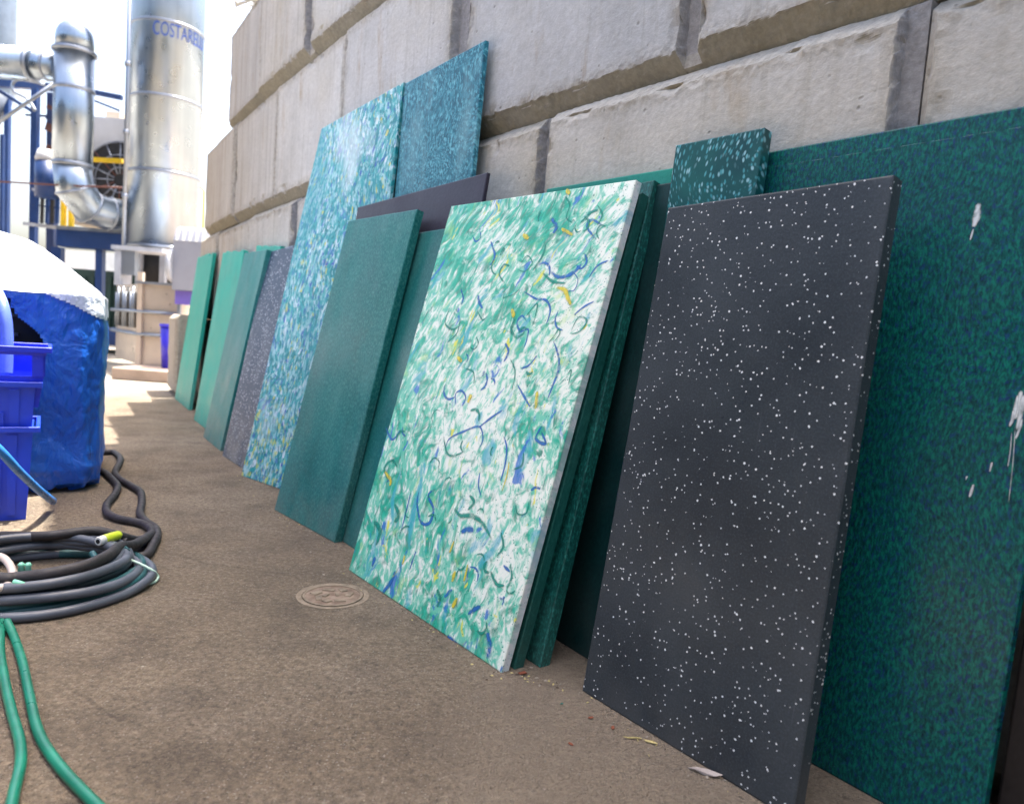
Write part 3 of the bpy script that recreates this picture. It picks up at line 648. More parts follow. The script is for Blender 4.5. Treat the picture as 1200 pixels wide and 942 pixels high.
scrap('plastic_chip', 658, 826, [(-.004, 0), (0, .004), (.004, .001), (.002, -.003)], CHIP, 'tiny dark green plastic chip on the bare pavement', 'chip', .003)
for k, (px, py) in enumerate([(692, 842), (718, 854), (669, 873)]):
    o = scrap('rust_flake', px, py, [(-.006, 0), (-.001, .004), (.005, .003), (.006, -.002), (0, -.004)], RUST, ['tiny rust red flake nearest the slate sheet corner, leftmost of two close ones', 'tiny rust red flake closest to the bottom edge of the slate sheet', 'tiny rust red flake farthest out on the open pavement'][k], 'flake', .002, k*1.3); o['group'] = 'rust flakes on the pavement'
m = MB(); r2 = random.Random(9)
for k in range(900):
    x = r2.uniform(-2.6, .6); y = r2.uniform(.9, 5); s = r2.uniform(.001, .0034)*(1 if r2.random() < .9 else 1.8)
    if (W(0)-Vector((x, y))).length < 0: continue
    p = [Vector((x+s*r2.uniform(.6, 1.2)*math.cos(a), y+s*r2.uniform(.6, 1.2)*math.sin(a), 0)) for a in (0, 1.6, 3.1, 4.7)]
    m.add(p+[Vector((x, y, s*.9))], [(0, 1, 4), (1, 2, 4), (2, 3, 4), (3, 0, 4)])
o = m.build('gravel_grit', flat('grit', (.30, .25, .20), .9, var=.6, scale=25)); tag(o, 'loose grit scattered over the pavement', 'grit', kind='stuff')

m = MB(); r3 = random.Random(21)
feet = [((-.98, 3.04), (-.62, 2.63)), ((-.50, 2.34), (.02, 1.68)), ((.21, 1.62), (.54, 1.20)), ((-1.36, 3.67), (-.98, 3.04)), ((.02, 1.70), (.20, 1.64))]
for a, b in feet:
    a, b = Vector(a), Vector(b)
    for k in range(34):
        p = a.lerp(b, r3.random())+Vector((-.78, -.63))*(.004+abs(r3.gauss(0, .03))); s_ = r3.uniform(.0015, .006); an = r3.uniform(0, 3.1)
        d = Vector((math.cos(an), math.sin(an), 0))*s_; e = Vector((-math.sin(an), math.cos(an), 0))*s_*r3.uniform(.2, .7); c_ = Vector((p.x, p.y, .001))
        m.add([c_-d, c_-e, c_+d, c_+e, c_+up0*0+Vector((0, 0, s_*.6))], [(0, 1, 4), (1, 2, 4), (2, 3, 4), (3, 0, 4)], r3.randrange(3))
o = m.build('swept_debris', [STRAW, flat('brown_dirt_crumb', (.10, .07, .05), .9), flat('pale_crumb', (.35, .30, .24), .9)]); tag(o, 'crumbs and bits of dry leaf gathered along the feet of the sheets', 'debris', kind='stuff')

# ------------------------------------------------------------------ hoses
BLK = flat('black_rubber', (.020, .017, .020), .62, var=.35, scale=14, bump=.001)
GRY = flat('dark_grey_hose_rubber', (.075, .085, .110), .42, var=.3, scale=10)
TEALG = flat('dark_teal_hose_rubber', (.02, .085, .095), .45, var=.3, scale=10)
GRN = flat('green_hose_vinyl', (.006, .155, .095), .36, var=.25, scale=12)
def hose(px, r, mat, label, name='hose', z=None, zs=None, grp=None, n=14, cat='hose', extra=None):
    P = [G(x, y, (zs[i] if zs else (z if z is not None else r))) for i, (x, y) in enumerate(px)]
    if extra: P = [Vector(e) for e in extra]+P
    o = MB().tube(catmull(P, 10), r, n).build(name, mat); return tag(o, label, cat, grp)
hose([(95,531),(124,530),(133,530),(140,535),(141,541),(135,553),(140,561),(155,570),(165,577),(166,590),(164,602),(172,612),(182,619),(184,628),(180,637),(172,650),(160,652),(146,646)], .0150, BLK,
     'thick black hose curling out from behind the blue tarp, the right one of two')
hose([(90,545),(119,552),(130,560),(138,570),(134,580),(125,592),(127,602),(140,608),(156,611),(170,615),(178,622),(174,629),(160,633),(140,628),(109,622),(54,628),(0,628),(-60,630)], .0150, BLK,
     'left one of two thick black hoses from under the tarp, running back over the coil', zs=[.015]*12+[.03, .07, .09, .085, .07, .06])
hose([(178,626),(158,638),(140,641),(128,650),(100,663),(60,672),(22,677),(0,678),(-60,672)], .0165, BLK, 'thick black hose lying across the top of the grey coil', zs=[.02, .05, .08, .10, .105, .10, .09, .09, .08])
hose([(150,636),(110,630),(70,636),(36,638),(0,641),(-60,650)], .0145, BLK, 'thick black hose along the far side of the grey coil', zs=[.05, .05, .045, .04, .03, .02])
coil = empty('coiled_hose', 'round coil of dark grey hose lying on the pavement', 'hose', loc=(-1.3, 2.01, 0))
loops = [(0, 0, .272, .016, GRY), (-.01, .02, .252, .016, TEALG), (.0, .0, .243, .042, GRY), (-.03, .05, .235, .017, GRY), (-.03, .06, .226, .045, GRY), (-.02, .03, .258, .03, TEALG), (-.05, .10, .215, .022, GRY), (-.05, .10, .20, .05, GRY), (-.04, .02, .22, .066, GRY), (-.02, -.005, .232, .075, GRY)]
for k, (dx, dy, r_, z, mt) in enumerate(loops):
    L = []
    for i in range(40):
        a = 2*math.pi*i/40; q = r_*(1+.03*math.sin(2*a+k)+.015*math.sin(5*a+k*2)); L.append((dx+q*math.cos(a), dy+q*math.sin(a), max(.0135, z+.008*math.sin(a*2+k*1.7))))
    MB().tube(catmull(L, 3, True), .0135, 12, caps=False).build('hose_turn', mt, coil)
hose([(108,648),(120,662),(132,660),(142,650),(150,642)], .010, TEALG, 'short teal hose end curling inside the coil', zs=[.05, .03, .03, .06, .08])
# nozzle
YG = flat('lime_yellow_plastic', (.50, .62, .03), .35); WHT = flat('off_white_plastic', (.7, .7, .68), .35); DARK = flat('dark_opening', (.01, .01, .012), .8)
a, b = G(116, 634, .085), G(141, 626, .085); d = (b-a).normalized()
nz = empty('hose_nozzle', 'lime yellow hose connector with white mouth lying on the coil', 'connector', loc=a)
MB().tube([d*.018, d*.03, (b-a)*.9, b-a], [.0145, .0155, .014, .009], 18).build('grip', YG, nz)
MB().tube([d*-.004, d*.0, d*.018, d*.02], [.012, .0145, .0145, .012], 18).build('mouth', WHT, nz)
MB().tube([d*-.0055, d*.0], [.007, .007], 14).build('bore', DARK, nz)
MINT = flat('mint_green_plastic', (.20, .52, .38), .4); PALE = flat('pale_pink_hose', (.50, .42, .38), .45)
hose([(150,655),(165,661),(178,668),(185,675),(182,681),(174,684)], .0042, flat('pale_mint_wire', (.45, .62, .52), .4), 'thin pale mint wire hook poking out right of the coil', name='wire_hook', zs=[.06, .05, .035, .012, .006, .005], cat='wire')
hose([(-25,650),(0,652),(10,660),(15,672),(12,683),(0,689),(-25,692)], .010, PALE, 'pale pinkish hose bent in a half loop at the left edge', zs=[.1, .1, .1, .09, .08, .08, .08])
for k, (x, y) in enumerate([(25, 664), (33, 664)]):
    c_ = G(x, y, .085); o = MB().tube([c_+Vector((0, 0, -.016)), c_+Vector((0, 0, -.012)), c_, c_+Vector((0, 0, .006)), c_+Vector((0, 0, .012))], [.006, .009, .007, .0095, .004], 12).build('hose_coupling', MINT)
    tag(o, ('left' if k == 0 else 'right')+' one of two mint green couplings standing inside the coil', 'coupling')
c_ = G(22, 683, .09); o = MB().tube([c_-Vector((.012, 0, 0)), c_, c_+Vector((.018, .003, -.004))], [.009, .007, .005], 12).build('hose_coupling', MINT); tag(o, 'mint green coupling beside the pale half loop', 'coupling')
hose([(8,728),(16,745),(26,775),(34,812),(42,848),(52,872),(72,900),(98,928),(125,955),(150,985)], .0095, GRN, 'right one of the two green garden hoses running to the bottom edge', zs=[.02]+[.0095]*9)
hose([(2,728),(0,760),(6,800),(14,835),(23,868),(24,895),(17,925),(10,960)], .0095, GRN, 'green garden hose at the left edge, left one of two')
BLH = flat('bright_blue_hose', (.03, .16, .45), .3)
hose([(-60,480),(-30,505),(0,530),(22,553),(42,572),(54,582),(60,588)], .0125, BLH, 'bright blue hose arching down in front of the crates', zs=[.66, .60, .52, .38, .22, .09, .02]) if False else None
# arching hose in front of crates, given by height
D_ = [(-60, 470), (-30, 500), (0, 528), (22, 552), (42, 571), (54, 581), (62, 587)]; pts = [V(x, y, yy) for (x, y), yy in zip(D_, [2.2, 2.22, 2.26, 2.35, 2.5, 2.62, 2.78])]
o = MB().tube(catmull(pts, 8), .014, 14).build('hose', BLH); tag(o, 'bright blue hose arching down in front of the stacked crates', 'hose')

# ------------------------------------------------------------------ crates
CR = flat('blue_crate_plastic', (.012, .05, .56), .38, var=.12, scale=5); CR2 = flat('violet_blue_crate_plastic', (.012, .034, .60), .36, var=.12, scale=5)
def crate(loc, mat, label, h=.35, L=.62, D=.30, hole=False):
    # right front corner at loc
    t = empty('storage_crate', label, 'crate', 'blue storage crates stacked by the tarp', loc=loc); t.rotation_euler.z = R(33)
    tp = .025
    def shell(z0, z1, i0, i1):
        """ring of walls tapering inward to the bottom"""
        m = MB(); th = .005
        def rect(z, ins): return [(-L+ins, ins, z), (-ins, ins, z), (-ins, D-ins, z), (-L+ins, D-ins, z)]
        a, b = rect(z0, i0), rect(z1, i1); c, d = rect(z0, i0+th), rect(z1, i1+th)
        m.add(a+b+c+d, [(0,1,5,4),(1,2,6,5),(2,3,7,6),(3,0,4,7),(9,8,12,13),(10,9,13,14),(11,10,14,15),(8,11,15,12),(4,5,13,12),(5,6,14,13),(6,7,15,14),(7,4,12,15),(0,8,9,1),(1,9,10,2),(2,10,11,3),(3,11,8,0)])
        return m, rect
    if hole:
        m, rect = shell(0, h*.52, tp+.004, tp*.5)
        m2, _ = shell(h*.86, h-.012, tp*.25, tp*.2); m.add(m2.v, m2.f)
        for x in (-L+.0, -L*.52, -.06): m.box((x+tp*.4, tp*.3, h*.52), (x+.055-tp*.2, tp*.3+.006, h*.86))
        m.box((-tp*.35-.006, tp*.3, h*.52), (-tp*.35, .07, h*.86)); m.box((-tp*.35-.006, D-.08, h*.52), (-tp*.35, D-tp, h*.86)); m.box((-L+tp, D-tp, h*.52), (-tp, D-tp+.006, h*.86))
    else:
        m, rect = shell(0, h-.012, tp+.004, tp*.4)
    b = rect(.004, tp+.004); m.add(b, [(0, 1, 2, 3)])
    bevel_o = m.build('tub', mat, t)
    m = MB(); r0 = -.004
    for (x0, y0, x1, y1) in ((-L-.012, -.012, .012, .002), (-L-.012, D-.002, .012, D+.012), (-L-.012, .002, -L+.002, D-.002), (-.002, .002, .012, D-.002)):
        m.box((x0, y0, h-.020), (x1, y1, h))
    bevel(m.build('rim', mat, t), .002, 1)
    if not hole:
        for x in (-L*.88, -L*.5, -L*.12):
            m = MB(); m.hexa([(x-.012, tp*.9, .02), (x+.012, tp*.9, .02), (x+.012, tp+.01, .02), (x-.012, tp+.01, .02), (x-.016, .004, h-.03), (x+.016, .004, h-.03), (x+.016, .02, h-.03), (x-.016, .02, h-.03)]); m.build('rib', mat, t)
        m = MB(); z0, z1 = h*.14, h*.62; ya, yb = tp*.9+.001, tp*.55
        fr = [(-L*.36, -L*.34), (-L*.19, -L*.17)]
        for xa, xb in fr: m.hexa([(xa, ya-.007, z0), (xb, ya-.007, z0), (xb, ya+.01, z0), (xa, ya+.01, z0), (xa, yb-.009, z1), (xb, yb-.009, z1), (xb, yb+.01, z1), (xa, yb+.01, z1)])
        m.hexa([(-L*.34, ya-.007, z0), (-L*.19, ya-.007, z0), (-L*.19, ya+.01, z0), (-L*.34, ya+.01, z0), (-L*.34, ya-.008, z0+.012), (-L*.19, ya-.008, z0+.012), (-L*.19, ya+.01, z0+.012), (-L*.34, ya+.01, z0+.012)])
        m.build('label_frame', mat, t)
    return t
c0 = G(41, 610); c0.z = 0
crate(c0, CR, 'bottom blue storage crate standing on the pavement beside the tarp', .352)
crate((c0.x+.0, c0.y+.01, .215), CR, 'middle blue storage crate nested in the bottom one', .30)
crate((c0.x+.02, c0.y+.03, .418), CR2, 'topmost blue crate with open hand slots under its rim', .225, hole=True)
LAV = flat('lavender_blue_tube', (.10, .16, .55), .3)
pts = [V(-25, 300, 2.9), V(-6, 338, 2.85), V(4, 362, 2.8), V(8, 395, 2.78), V(7, 440, 2.76)]
o = MB().tube(catmull(pts, 8), .022, 16).build('bent_tube', LAV); tag(o, 'bent lavender blue tube rising behind the topmost crate', 'tube')

# ------------------------------------------------------------------ tarp covered machine
def tarp_mat():
    g = M('blue_tarpaulin', .33, spec=.6); o = g.obj()
    n = g.noise(o, 3, 4); c = g.ramp(n, [(.3, (.008, .085, .46)), (.7, (.016, .135, .60))])
    cre = g.noise(g.warp(o, 5, .2), 22, 5, .7, .8); c = g.mix(g.mr(cre, .60, .72, 0, .35), c, (.05, .20, .45)); g.col(c)
    h1 = g.math('ADD', g.noise(g.map(g.warp(o, 4, .25), scale=(1, 1, .5)), 8, 5, .62, .5), g.noise(g.map(g.warp(o, 3, .12), scale=(1.6, 1.6, .22), rot=(0, .35, 0)), 9, 3, .5)); h2 = g.vor(g.warp(o, 10, .05), 26).outputs['Distance']
    g.nrm(g.bump(h2, .004, .5, g.bump(h1, .03, .9))); return g.m
TARP = tarp_mat()
WGLARE = flat('sun_glare_white', (.62, .66, .74), .5, var=.12, scale=8, bump=.006)  # white colour in place of overexposed sun on the blue tarp
tp = empty('tarp_covered_machine', 'machine shrouded in a crinkled blue tarpaulin behind the crates', 'machine', loc=(-2.70, 3.13, 0)); tp.rotation_euler.z = R(28)
def tarp():
    # superellipse plan; profile up to a sloping roof
    hx, hy = .80, .45
    prof = [(0.0, .93), (.02, 1.0), (.06, 1.01), (.10, 1.02), (.17, 1.01), (.25, 1.0), (.33, 1.0), (.42, 1.01), (.48, 1.012), (.54, 1.016), (.60, 1.02), (.65, 1.017), (.70, 1.013), (.75, 1.01), (.80, 1.005), (.845, 1.0), (.875, .965), (.93, .88), (1.00, .77), (1.06, .66), (1.095, .52), (1.11, .3), (1.115, .0)]
    fine = []
    for (z0, s0), (z1, s1) in zip(prof, prof[1:]):
        k = 6 if z1 < .8 or z0 > 1.05 else 6
        fine += [(z0+(z1-z0)*i/k, s0+(s1-s0)*i/k) for i in range(k)]
    fine.append(prof[-1]); NA = 460; vs = []; fs = []
    for j, (z, s) in enumerate(fine):
        for i in range(NA):
            a = 2*math.pi*i/NA; c_, s_ = math.cos(a), math.sin(a); e = .24
            x = hx*s*math.copysign(abs(c_)**e, c_); y = hy*s*math.copysign(abs(s_)**e, s_)
            q = Vector((x, y, z)); amp = .022*(1 if z < .86 else .5)
            fold = noise.noise(Vector((a*3.2, z*1.9+a, 1)))*.9+noise.noise(Vector((x*7+z*4, y*7, z*5)))*.9+abs(noise.noise(Vector((x*17+z*6, y*17, z*15))))*.55
            rr_ = 1+fold*amp/max(.3, s)*.9
            zz = z+.014*noise.noise(q*5)*(z > .05)
            if z < .03: zz = max(.0, z+.03*noise.noise(Vector((a*6, 0, 0)))+.012)
            vs.append((x*rr_, y*rr_, zz))
    nr = len(fine)
    for j in range(nr-1):
        for i in range(NA):
            i2 = (i+1) % NA; a, b, c, d = j*NA+i, j*NA+i2, (j+1)*NA+i2, (j+1)*NA+i
            p = Vector(vs[a]); 
            # the cloth is drawn aside at the front left and leaves the machine open
            if p.y < -.25 and .60 < p.z < .825 and p.x < .45+(.825-p.z)*.75+.012*math.sin(p.z*40): continue
            fs.append((a, b, c, d))
    me = bpy.data.meshes.new('tarpaulin'); me.from_pydata(vs, [], fs); link('tarpaulin', me, TARP, tp, True)
    # white skin painting sun glare over the tarp's roof and right shoulder
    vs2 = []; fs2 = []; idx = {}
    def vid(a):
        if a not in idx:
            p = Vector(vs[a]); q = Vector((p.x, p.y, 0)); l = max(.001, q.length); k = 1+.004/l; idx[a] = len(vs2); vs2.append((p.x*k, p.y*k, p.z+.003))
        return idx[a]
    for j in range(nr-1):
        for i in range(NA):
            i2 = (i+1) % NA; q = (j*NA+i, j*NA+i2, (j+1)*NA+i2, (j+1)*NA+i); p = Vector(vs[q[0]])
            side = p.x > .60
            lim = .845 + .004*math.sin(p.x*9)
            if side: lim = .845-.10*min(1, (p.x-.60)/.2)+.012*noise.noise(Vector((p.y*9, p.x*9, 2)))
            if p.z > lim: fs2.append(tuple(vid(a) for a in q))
    me = bpy.data.meshes.new('sun_glare_cover'); me.from_pydata(vs2, [], fs2); link('sun_glare_cover', me, WGLARE, tp, True)
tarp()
INS = flat('machine_black', (.012, .014, .018), .6)
m = MB(); m.box((-.70, -.33, .06), (.60, .36, .80)); bevel(m.build('machine_body', INS, tp), .02)
m = MB()
for z in (.58, .66, .74): m.box((-.68, -.36, z), (.5, -.33, z+.012))
m.build('machine_grille', flat('grimy_steel', (.08, .09, .11), .5, .6), tp)

# ------------------------------------------------------------------ INDUSTRIAL BACKDROP
def steel(name, c=(.32, .375, .44), rough=.30, brush=True):
    g = M(name, rough, 1.); o = g.obj()
    n = g.noise(o, 1.4, 4); b = g.noise(g.map(o, scale=(1, 1, .03)), 7, 3, .6)
    g.col(g.mix(g.mr(b, .45, .65, 0, .5), c, tuple(x*.72 for x in c))); g.rough(g.mr(g.noise(o, 6, 4), .3, .7, rough-.06, rough+.1))
    return g.m
SS = steel('brushed_stainless'); SSD = steel('dull_galvanised', (.28, .31, .36), .42); SEAM = flat('weld_seam', (.22, .24, .28), .4, .7)
BLU = flat('blue_steel_paint', (.003, .030, .13), .45, var=.2, scale=3); NAVY = flat('navy_paint', (.010, .025, .09), .5)
YEL = flat('yellow_safety_paint', (.75, .48, .01), .45); WPA = flat('off_white_cladding', (.50, .50, .50), .6, var=.15, scale=2); GRYP = flat('weathered_grey_paint', (.34, .36, .40), .6, var=.2)
BRN = flat('rust_brown_pipe', (.10, .035, .025), .7); BLKM = flat('soot_black', (.015, .015, .016), .7); BEIGE = flat('beige_panel_paint', (.46, .38, .30), .6, var=.2, scale=3)
def cyl(p, q, r, n=32): return MB().tube([p, q], r, n)
def ringat(c, axis, r, th, wd, mat, parent, name='flange'):
    axis = axis.normalized(); return MB().tube([c-axis*wd, c-axis*wd*.6, c+axis*wd*.6, c+axis*wd], [r, r+th, r+th, r], 40).build(name, mat, parent)
up_ = Vector((0, 0, 1))
# big stack
Y = 11.0; sc_c = V(193, 200, Y); SR = .485
st = empty('exhaust_stack', 'wide stainless exhaust stack with blue lettering behind the yard', 'chimney', loc=(sc_c.x, Y, 0))
zb = V(176, 293, Y).z; ztop = 9.5
MB().tube([(0, 0, zb), (0, 0, ztop)], SR, 72).build('stack_shell', SS, st)
for py in (292, 207, 122, 38, -45, -130):
    z = V(192, py, Y).z; MB().tube([(0, 0, z-.025), (0, 0, z-.012), (0, 0, z+.012), (0, 0, z+.025)], [SR-.002, SR+.014, SR+.014, SR-.002], 72).build('seam_band', SSD, st)
# lettering wrapped round the shell
cu = bpy.data.curves.new('lettering', 'FONT'); cu.body = 'COSTARELLI'; cu.size = .27; cu.extrude = .002; cu.space_character = 1.0
to = bpy.data.objects.new('tmp', cu); COL.objects.link(to); dg = bpy.context.evaluated_depsgraph_get()
me = bpy.data.meshes.new_from_object(to.evaluated_get(dg)); bpy.data.objects.remove(to)
bm = bmesh.new(); bm.from_mesh(me)
for _ in range(3):
    es = [e for e in bm.edges if e.calc_length() > .03]
    if es: bmesh.ops.subdivide_edges(bm, edges=es, cuts=1)
bmesh.ops.triangulate(bm, faces=bm.faces)
zt = V(193, 56, Y).z; a0 = -math.pi/2+.02   # start angle, seen from the yard
for v in bm.verts:
    a = a0+v.co.x*.53/SR; r_ = SR+.004+v.co.z; v.co = Vector((r_*math.cos(a), r_*math.sin(a), zt+v.co.y))
bm.to_mesh(me); bm.free(); lt = link('lettering', me, flat('blue_lettering', (.02, .07, .32), .5), st)
m = MB(); z = V(176, 293, Y).z; m.tube([(0, 0, z-.5), (0, 0, z)], SR*.55, 32); m.build('stack_foot', BLKM, st)
for x in (-.42, -.2, .15, .42):
    m = MB(); m.box((x-.04, -.3, .15), (x+.04, -.22, zb-.02)); m.build('stack_leg', GRYP, st)
# gauge pipe beside the stack
p0, p1 = V(144, 335, 10.3), V(152, -20, 10.3)
pp = empty('riser_pipe', 'thin galvanised riser pipe running up the left side of the stack', 'pipe', loc=(p0.x, 10.3, 0))
L_ = Vector((p0.x, 10.3, 0)); MB().tube([p0-L_, p1-L_+up_*1.5], .028, 12).build('pipe_run', SSD, pp)
for py in (75, 155, 230):
    c_ = V(148, py, 10.3)-L_; c_.x = (p1-p0).x*((c_.z-p0.z)/(p1.z-p0.z)); MB().tube([c_-up_*.03, c_+up_*.03], .042, 12).build('pipe_joint', SSD, pp)
# duct with mitred elbow
Y = 10.2; rD = .245
ax0 = V(89, 45, Y); ax1 = V(84, 196, Y); base_x = (ax0.x+ax1.x)/2
du = empty('exhaust_duct', 'vertical stainless duct with domed top and mitred elbow into the stack', 'duct', loc=(base_x, Y, 0)); L_ = Vector((base_x, Y, 0))
zt_, zl_ = V(89, 62, Y).z, V(84, 196, Y).z
MB().tube([(0, 0, zl_), (0, 0, zt_)], rD, 48).build('duct_shell', SS, du)
el = [Vector((0, 0, zl_)), V(88, 222, Y)-L_, V(104, 243, Y+.2)-L_, V(128, 251, Y+.5)-L_, V(160, 255, Y+.8)-L_]
MB().tube([el[0]+up_*.02]+el[1:], [rD, rD*.985, rD*.97, rD*.95, rD*.94], 48).build('elbow', SS, du)
for i in (1, 2, 3):
    d = (el[i+1]-el[i-1]).normalized(); ringat(el[i], d, rD*(1-.02*i)+.004, .012, .02, SSD, du, 'mitre_seam')
for py, th in ((62, .03), (106, .012), (194, .012)):
    z = V(87, py, Y).z; MB().tube([(0, 0, z-.03), (0, 0, z-.015), (0, 0, z+.015), (0, 0, z+.03)], [rD, rD+th, rD+th, rD], 48).build('flange', SSD, du)
z0 = zt_+.03; zc = V(89, 46, Y).z; zd = V(89, 25, Y).z; hh = zd-zc
MB().tube([(0, 0, z0), (0, 0, zc)]+[(0, 0, zc+hh*math.sin(t)) for t in (.3, .6, .9, 1.2, 1.45)], [rD*.97, rD*.95]+[rD*.95*math.cos(t) for t in (.3, .6, .9, 1.2, 1.45)], 48).build('domed_cap', SS, du)
# horizontal duct
Y = 10.3
hd = empty('horizontal_duct', 'horizontal stainless duct entering the vertical duct from the left', 'duct', loc=V(0, 73, Y)); L_ = V(0, 73, Y)
a = V(-260, 52, Y)-L_; b = V(38, 76, Y)-L_; c_ = V(70, 80, Y)-L_; MB().tube([a, b], .215, 40).build('duct_run', SS, hd); MB().tube([b, b.lerp(c_, .35), c_], [.20, .175, .175], 40).build('reducer', SS, hd)
ringat(b, (c_-b), .205, .02, .03, SSD, hd); ringat(b.lerp(c_, .55), (c_-b), .175, .02, .02, SSD, hd)
# blurred blue steel frame
fr = empty('steel_frame', 'blue painted steel frame with cross bracing left of the stack', 'frame', loc=V(42, 430, 11.4)); L_ = fr.location.copy()
def bar(p, q, wd, mat=BLU, parent=fr, name='beam', L0=None):
    L0 = L_ if L0 is None else L0; p, q = p-L0, q-L0; d = (q-p).normalized(); s = d.cross(Vector((0, 1, 0)))
    if s.length < .1: s = Vector((1, 0, 0))
    s.normalize(); t = d.cross(s)
    h = wd/2; return MB().hexa([p+s*h*a+t*h*b for a, b in ((-1,-1),(1,-1),(1,1),(-1,1))]+[q+s*h*a+t*h*b for a, b in ((-1,-1),(1,-1),(1,1),(-1,1))]).build(name, mat, parent)
YF = 11.4
bar(V(-120, 90, YF), V(66, 103, YF), .10); bar(V(107, 108, YF), V(143, 115, YF), .07); bar(V(42, 104, YF-.1), V(37, 425, YF-.1), .09, name='post'); bar(V(-60, 70, YF+.15), V(40, 132, YF+.15), .05, name='brace')
bar(V(3, 158, YF+.3), V(1, 400, YF+.3), .05, name='post'); bar(V(62, 110, YF+.4), V(60, 425, YF+.4), .12, NAVY, name='post'); bar(V(30, 135, YF+.2), V(66, 137, YF+.2), .03, NAVY); bar(V(110, 118, YF+.1), V(140, 130, YF+.1), .03, name='brace')
bar(V(28, 262, YF-.2), V(76, 268, YF-.2), .05, GRYP, name='beam'); bar(V(68, 290, YF-.25), V(66, 430, YF-.25), .13, BLU, name='post')
for k in range(9):
    bar(V(56, 125+k*12, YF+.2), V(64, 128+k*12, YF+.2), .06+.03*(k % 3), NAVY if k % 2 else BRN, name='cable_clamp')
bar(V(38, 222, YF-.3), V(76, 228, YF-.3), .035, GRYP, name='grating'); bar(V(38, 240, YF-.3), V(70, 244, YF-.3), .02, NAVY, name='rail')
for k in range(5): bar(V(44+k*6, 224, YF-.3), V(43+k*6, 262, YF-.3), .04, BLKM if k % 2 else BLU, name='baluster')
o = MB().tube(catmull([V(41, 130, YF-.4), V(32, 116, YF-.4), V(17, 108, YF-.4), V(15, 98, YF-.4), V(24, 93, YF-.4), V(45, 97, YF-.4), V(52, 100, YF-.4)], 8), .025, 10).build('bent_conduit', SSD); tag(o, 'pale conduit bent in a hook in front of the blue frame', 'pipe')
o = MB().tube([V(-20, 156, YF-.5), V(66, 97, YF-.5)], .028, 10).build('brace_pipe', SSD); tag(o, 'grey diagonal pipe rising to the horizontal duct', 'pipe')
o = MB().tube([V(-80, 208, 10.0), V(66, 217, 10.0), V(143, 220, 10.0)], .012, 10).build('rusty_pipe', BRN); tag(o, 'thin rust brown pipe crossing level in front of the duct', 'pipe')
# motor
mo = empty('motor', 'blue motor with a pale grey head mounted on the steel frame', 'motor', loc=V(53, 232, YF-.5)); L_ = mo.location.copy()
MB().tube([V(54, 232, YF-.5)-L_, V(54, 190, YF-.5)-L_], .145, 24).build('motor_body', BLU, mo); MB().tube([V(54, 190, YF-.5)-L_, V(54, 186, YF-.5)-L_, V(54, 176, YF-.5)-L_], [.13, .145, .10], 24).build('motor_head', WPA, mo)
# tall vessel far left
tv = empty('tall_silo', 'tall grey blue silo with a cone bottom at the left edge', 'silo', loc=(V(-12, 100, 13).x, 13, 0)); x0 = V(-12, 100, 13)
zz1 = V(-8, 110, 13).z; MB().tube([(0, 0, zz1), (0, 0, 9)], .38, 40).build('silo_shell', flat('pale_blue_paint', (.22, .30, .42), .5), tv)
MB().tube([(0, 0, zz1-.55), (0, 0, zz1)], [.14, .38], 40).build('silo_cone', flat('silo_cone_grey', (.10, .12, .16), .5), tv)
for sx in (-.32, .32): m = MB(); m.box((sx-.04, -.04, 0), (sx+.04, .04, zz1)); m.build('silo_leg', BLU, tv)
# fan housing
YH = 12.0; fh = empty('fan_housing', 'off white ventilation housing with a round black fan opening and yellow rails', 'fan', loc=(V(142, 212, YH).x, YH, 0)); L_ = fh.location.copy()
def quadbox(x0, y0, x1, y1, Yf, dep, mat, parent, name, L0):
    a, b, c, d = V(x0, y1, Yf), V(x1, y1, Yf), V(x1, y0, Yf), V(x0, y0, Yf)
    xa = (a.x+d.x)/2; xb = (b.x+c.x)/2; za = (a.z+b.z)/2; zb_ = (c.z+d.z)/2
    m = MB(); m.box((xa-L0.x, Yf-L0.y, za-L0.z), (xb-L0.x, Yf+dep-L0.y, zb_-L0.z)); return m.build(name, mat, parent)
quadbox(104, 139, 182, 268, YH, 1.2, WPA, fh, 'housing_body', L_); quadbox(124, 131, 140, 139.5, YH+.2, .4, BEIGE, fh, 'roof_box', L_)
fc = V(142, 212, YH)-L_; fc.y = 0
MB().tube([fc+Vector((0, -.03, 0)), fc+Vector((0, -.012, 0))], .62, 48).build('fan_opening', BLKM, fh)
for k in range(16):
    a = k*math.pi/8; d = Vector((math.cos(a), 0, math.sin(a))); MB().tube([fc+d*.1+Vector((0, -.04, 0)), fc+d*.6+Vector((0, -.04, 0))], .012, 6).build('guard_rod', BRN if k % 3 == 0 else SEAM, fh)
for r_ in (.2, .4, .6): MB().tube([fc+Vector((r_*math.cos(k*math.pi/12), -.05, r_*math.sin(k*math.pi/12))) for k in range(25)], .010, 6, caps=False).build('guard_ring', SEAM, fh)
rl = empty('safety_rail', 'yellow safety railing in front of the round fan opening', 'railing', loc=V(110, 290, 11.2)); L_ = rl.location.copy()
bar(V(105, 187, 11.2), V(144, 189, 11.2), .06, YEL, rl, 'rail', L_); bar(V(105, 231, 11.2), V(144, 236, 11.2), .05, YEL, rl, 'rail', L_)
for x in (75, 84): bar(V(x, 226, 11.0), V(x-1, 288, 11.0), .06, YEL, rl, 'post', L_)
o = quadbox(80, 240, 124, 263, 11.6, .5, BEIGE, None, 'beige_cabinet', Vector((0, 0, 0))); tag(o, 'beige cabinet behind the elbow of the duct', 'cabinet')
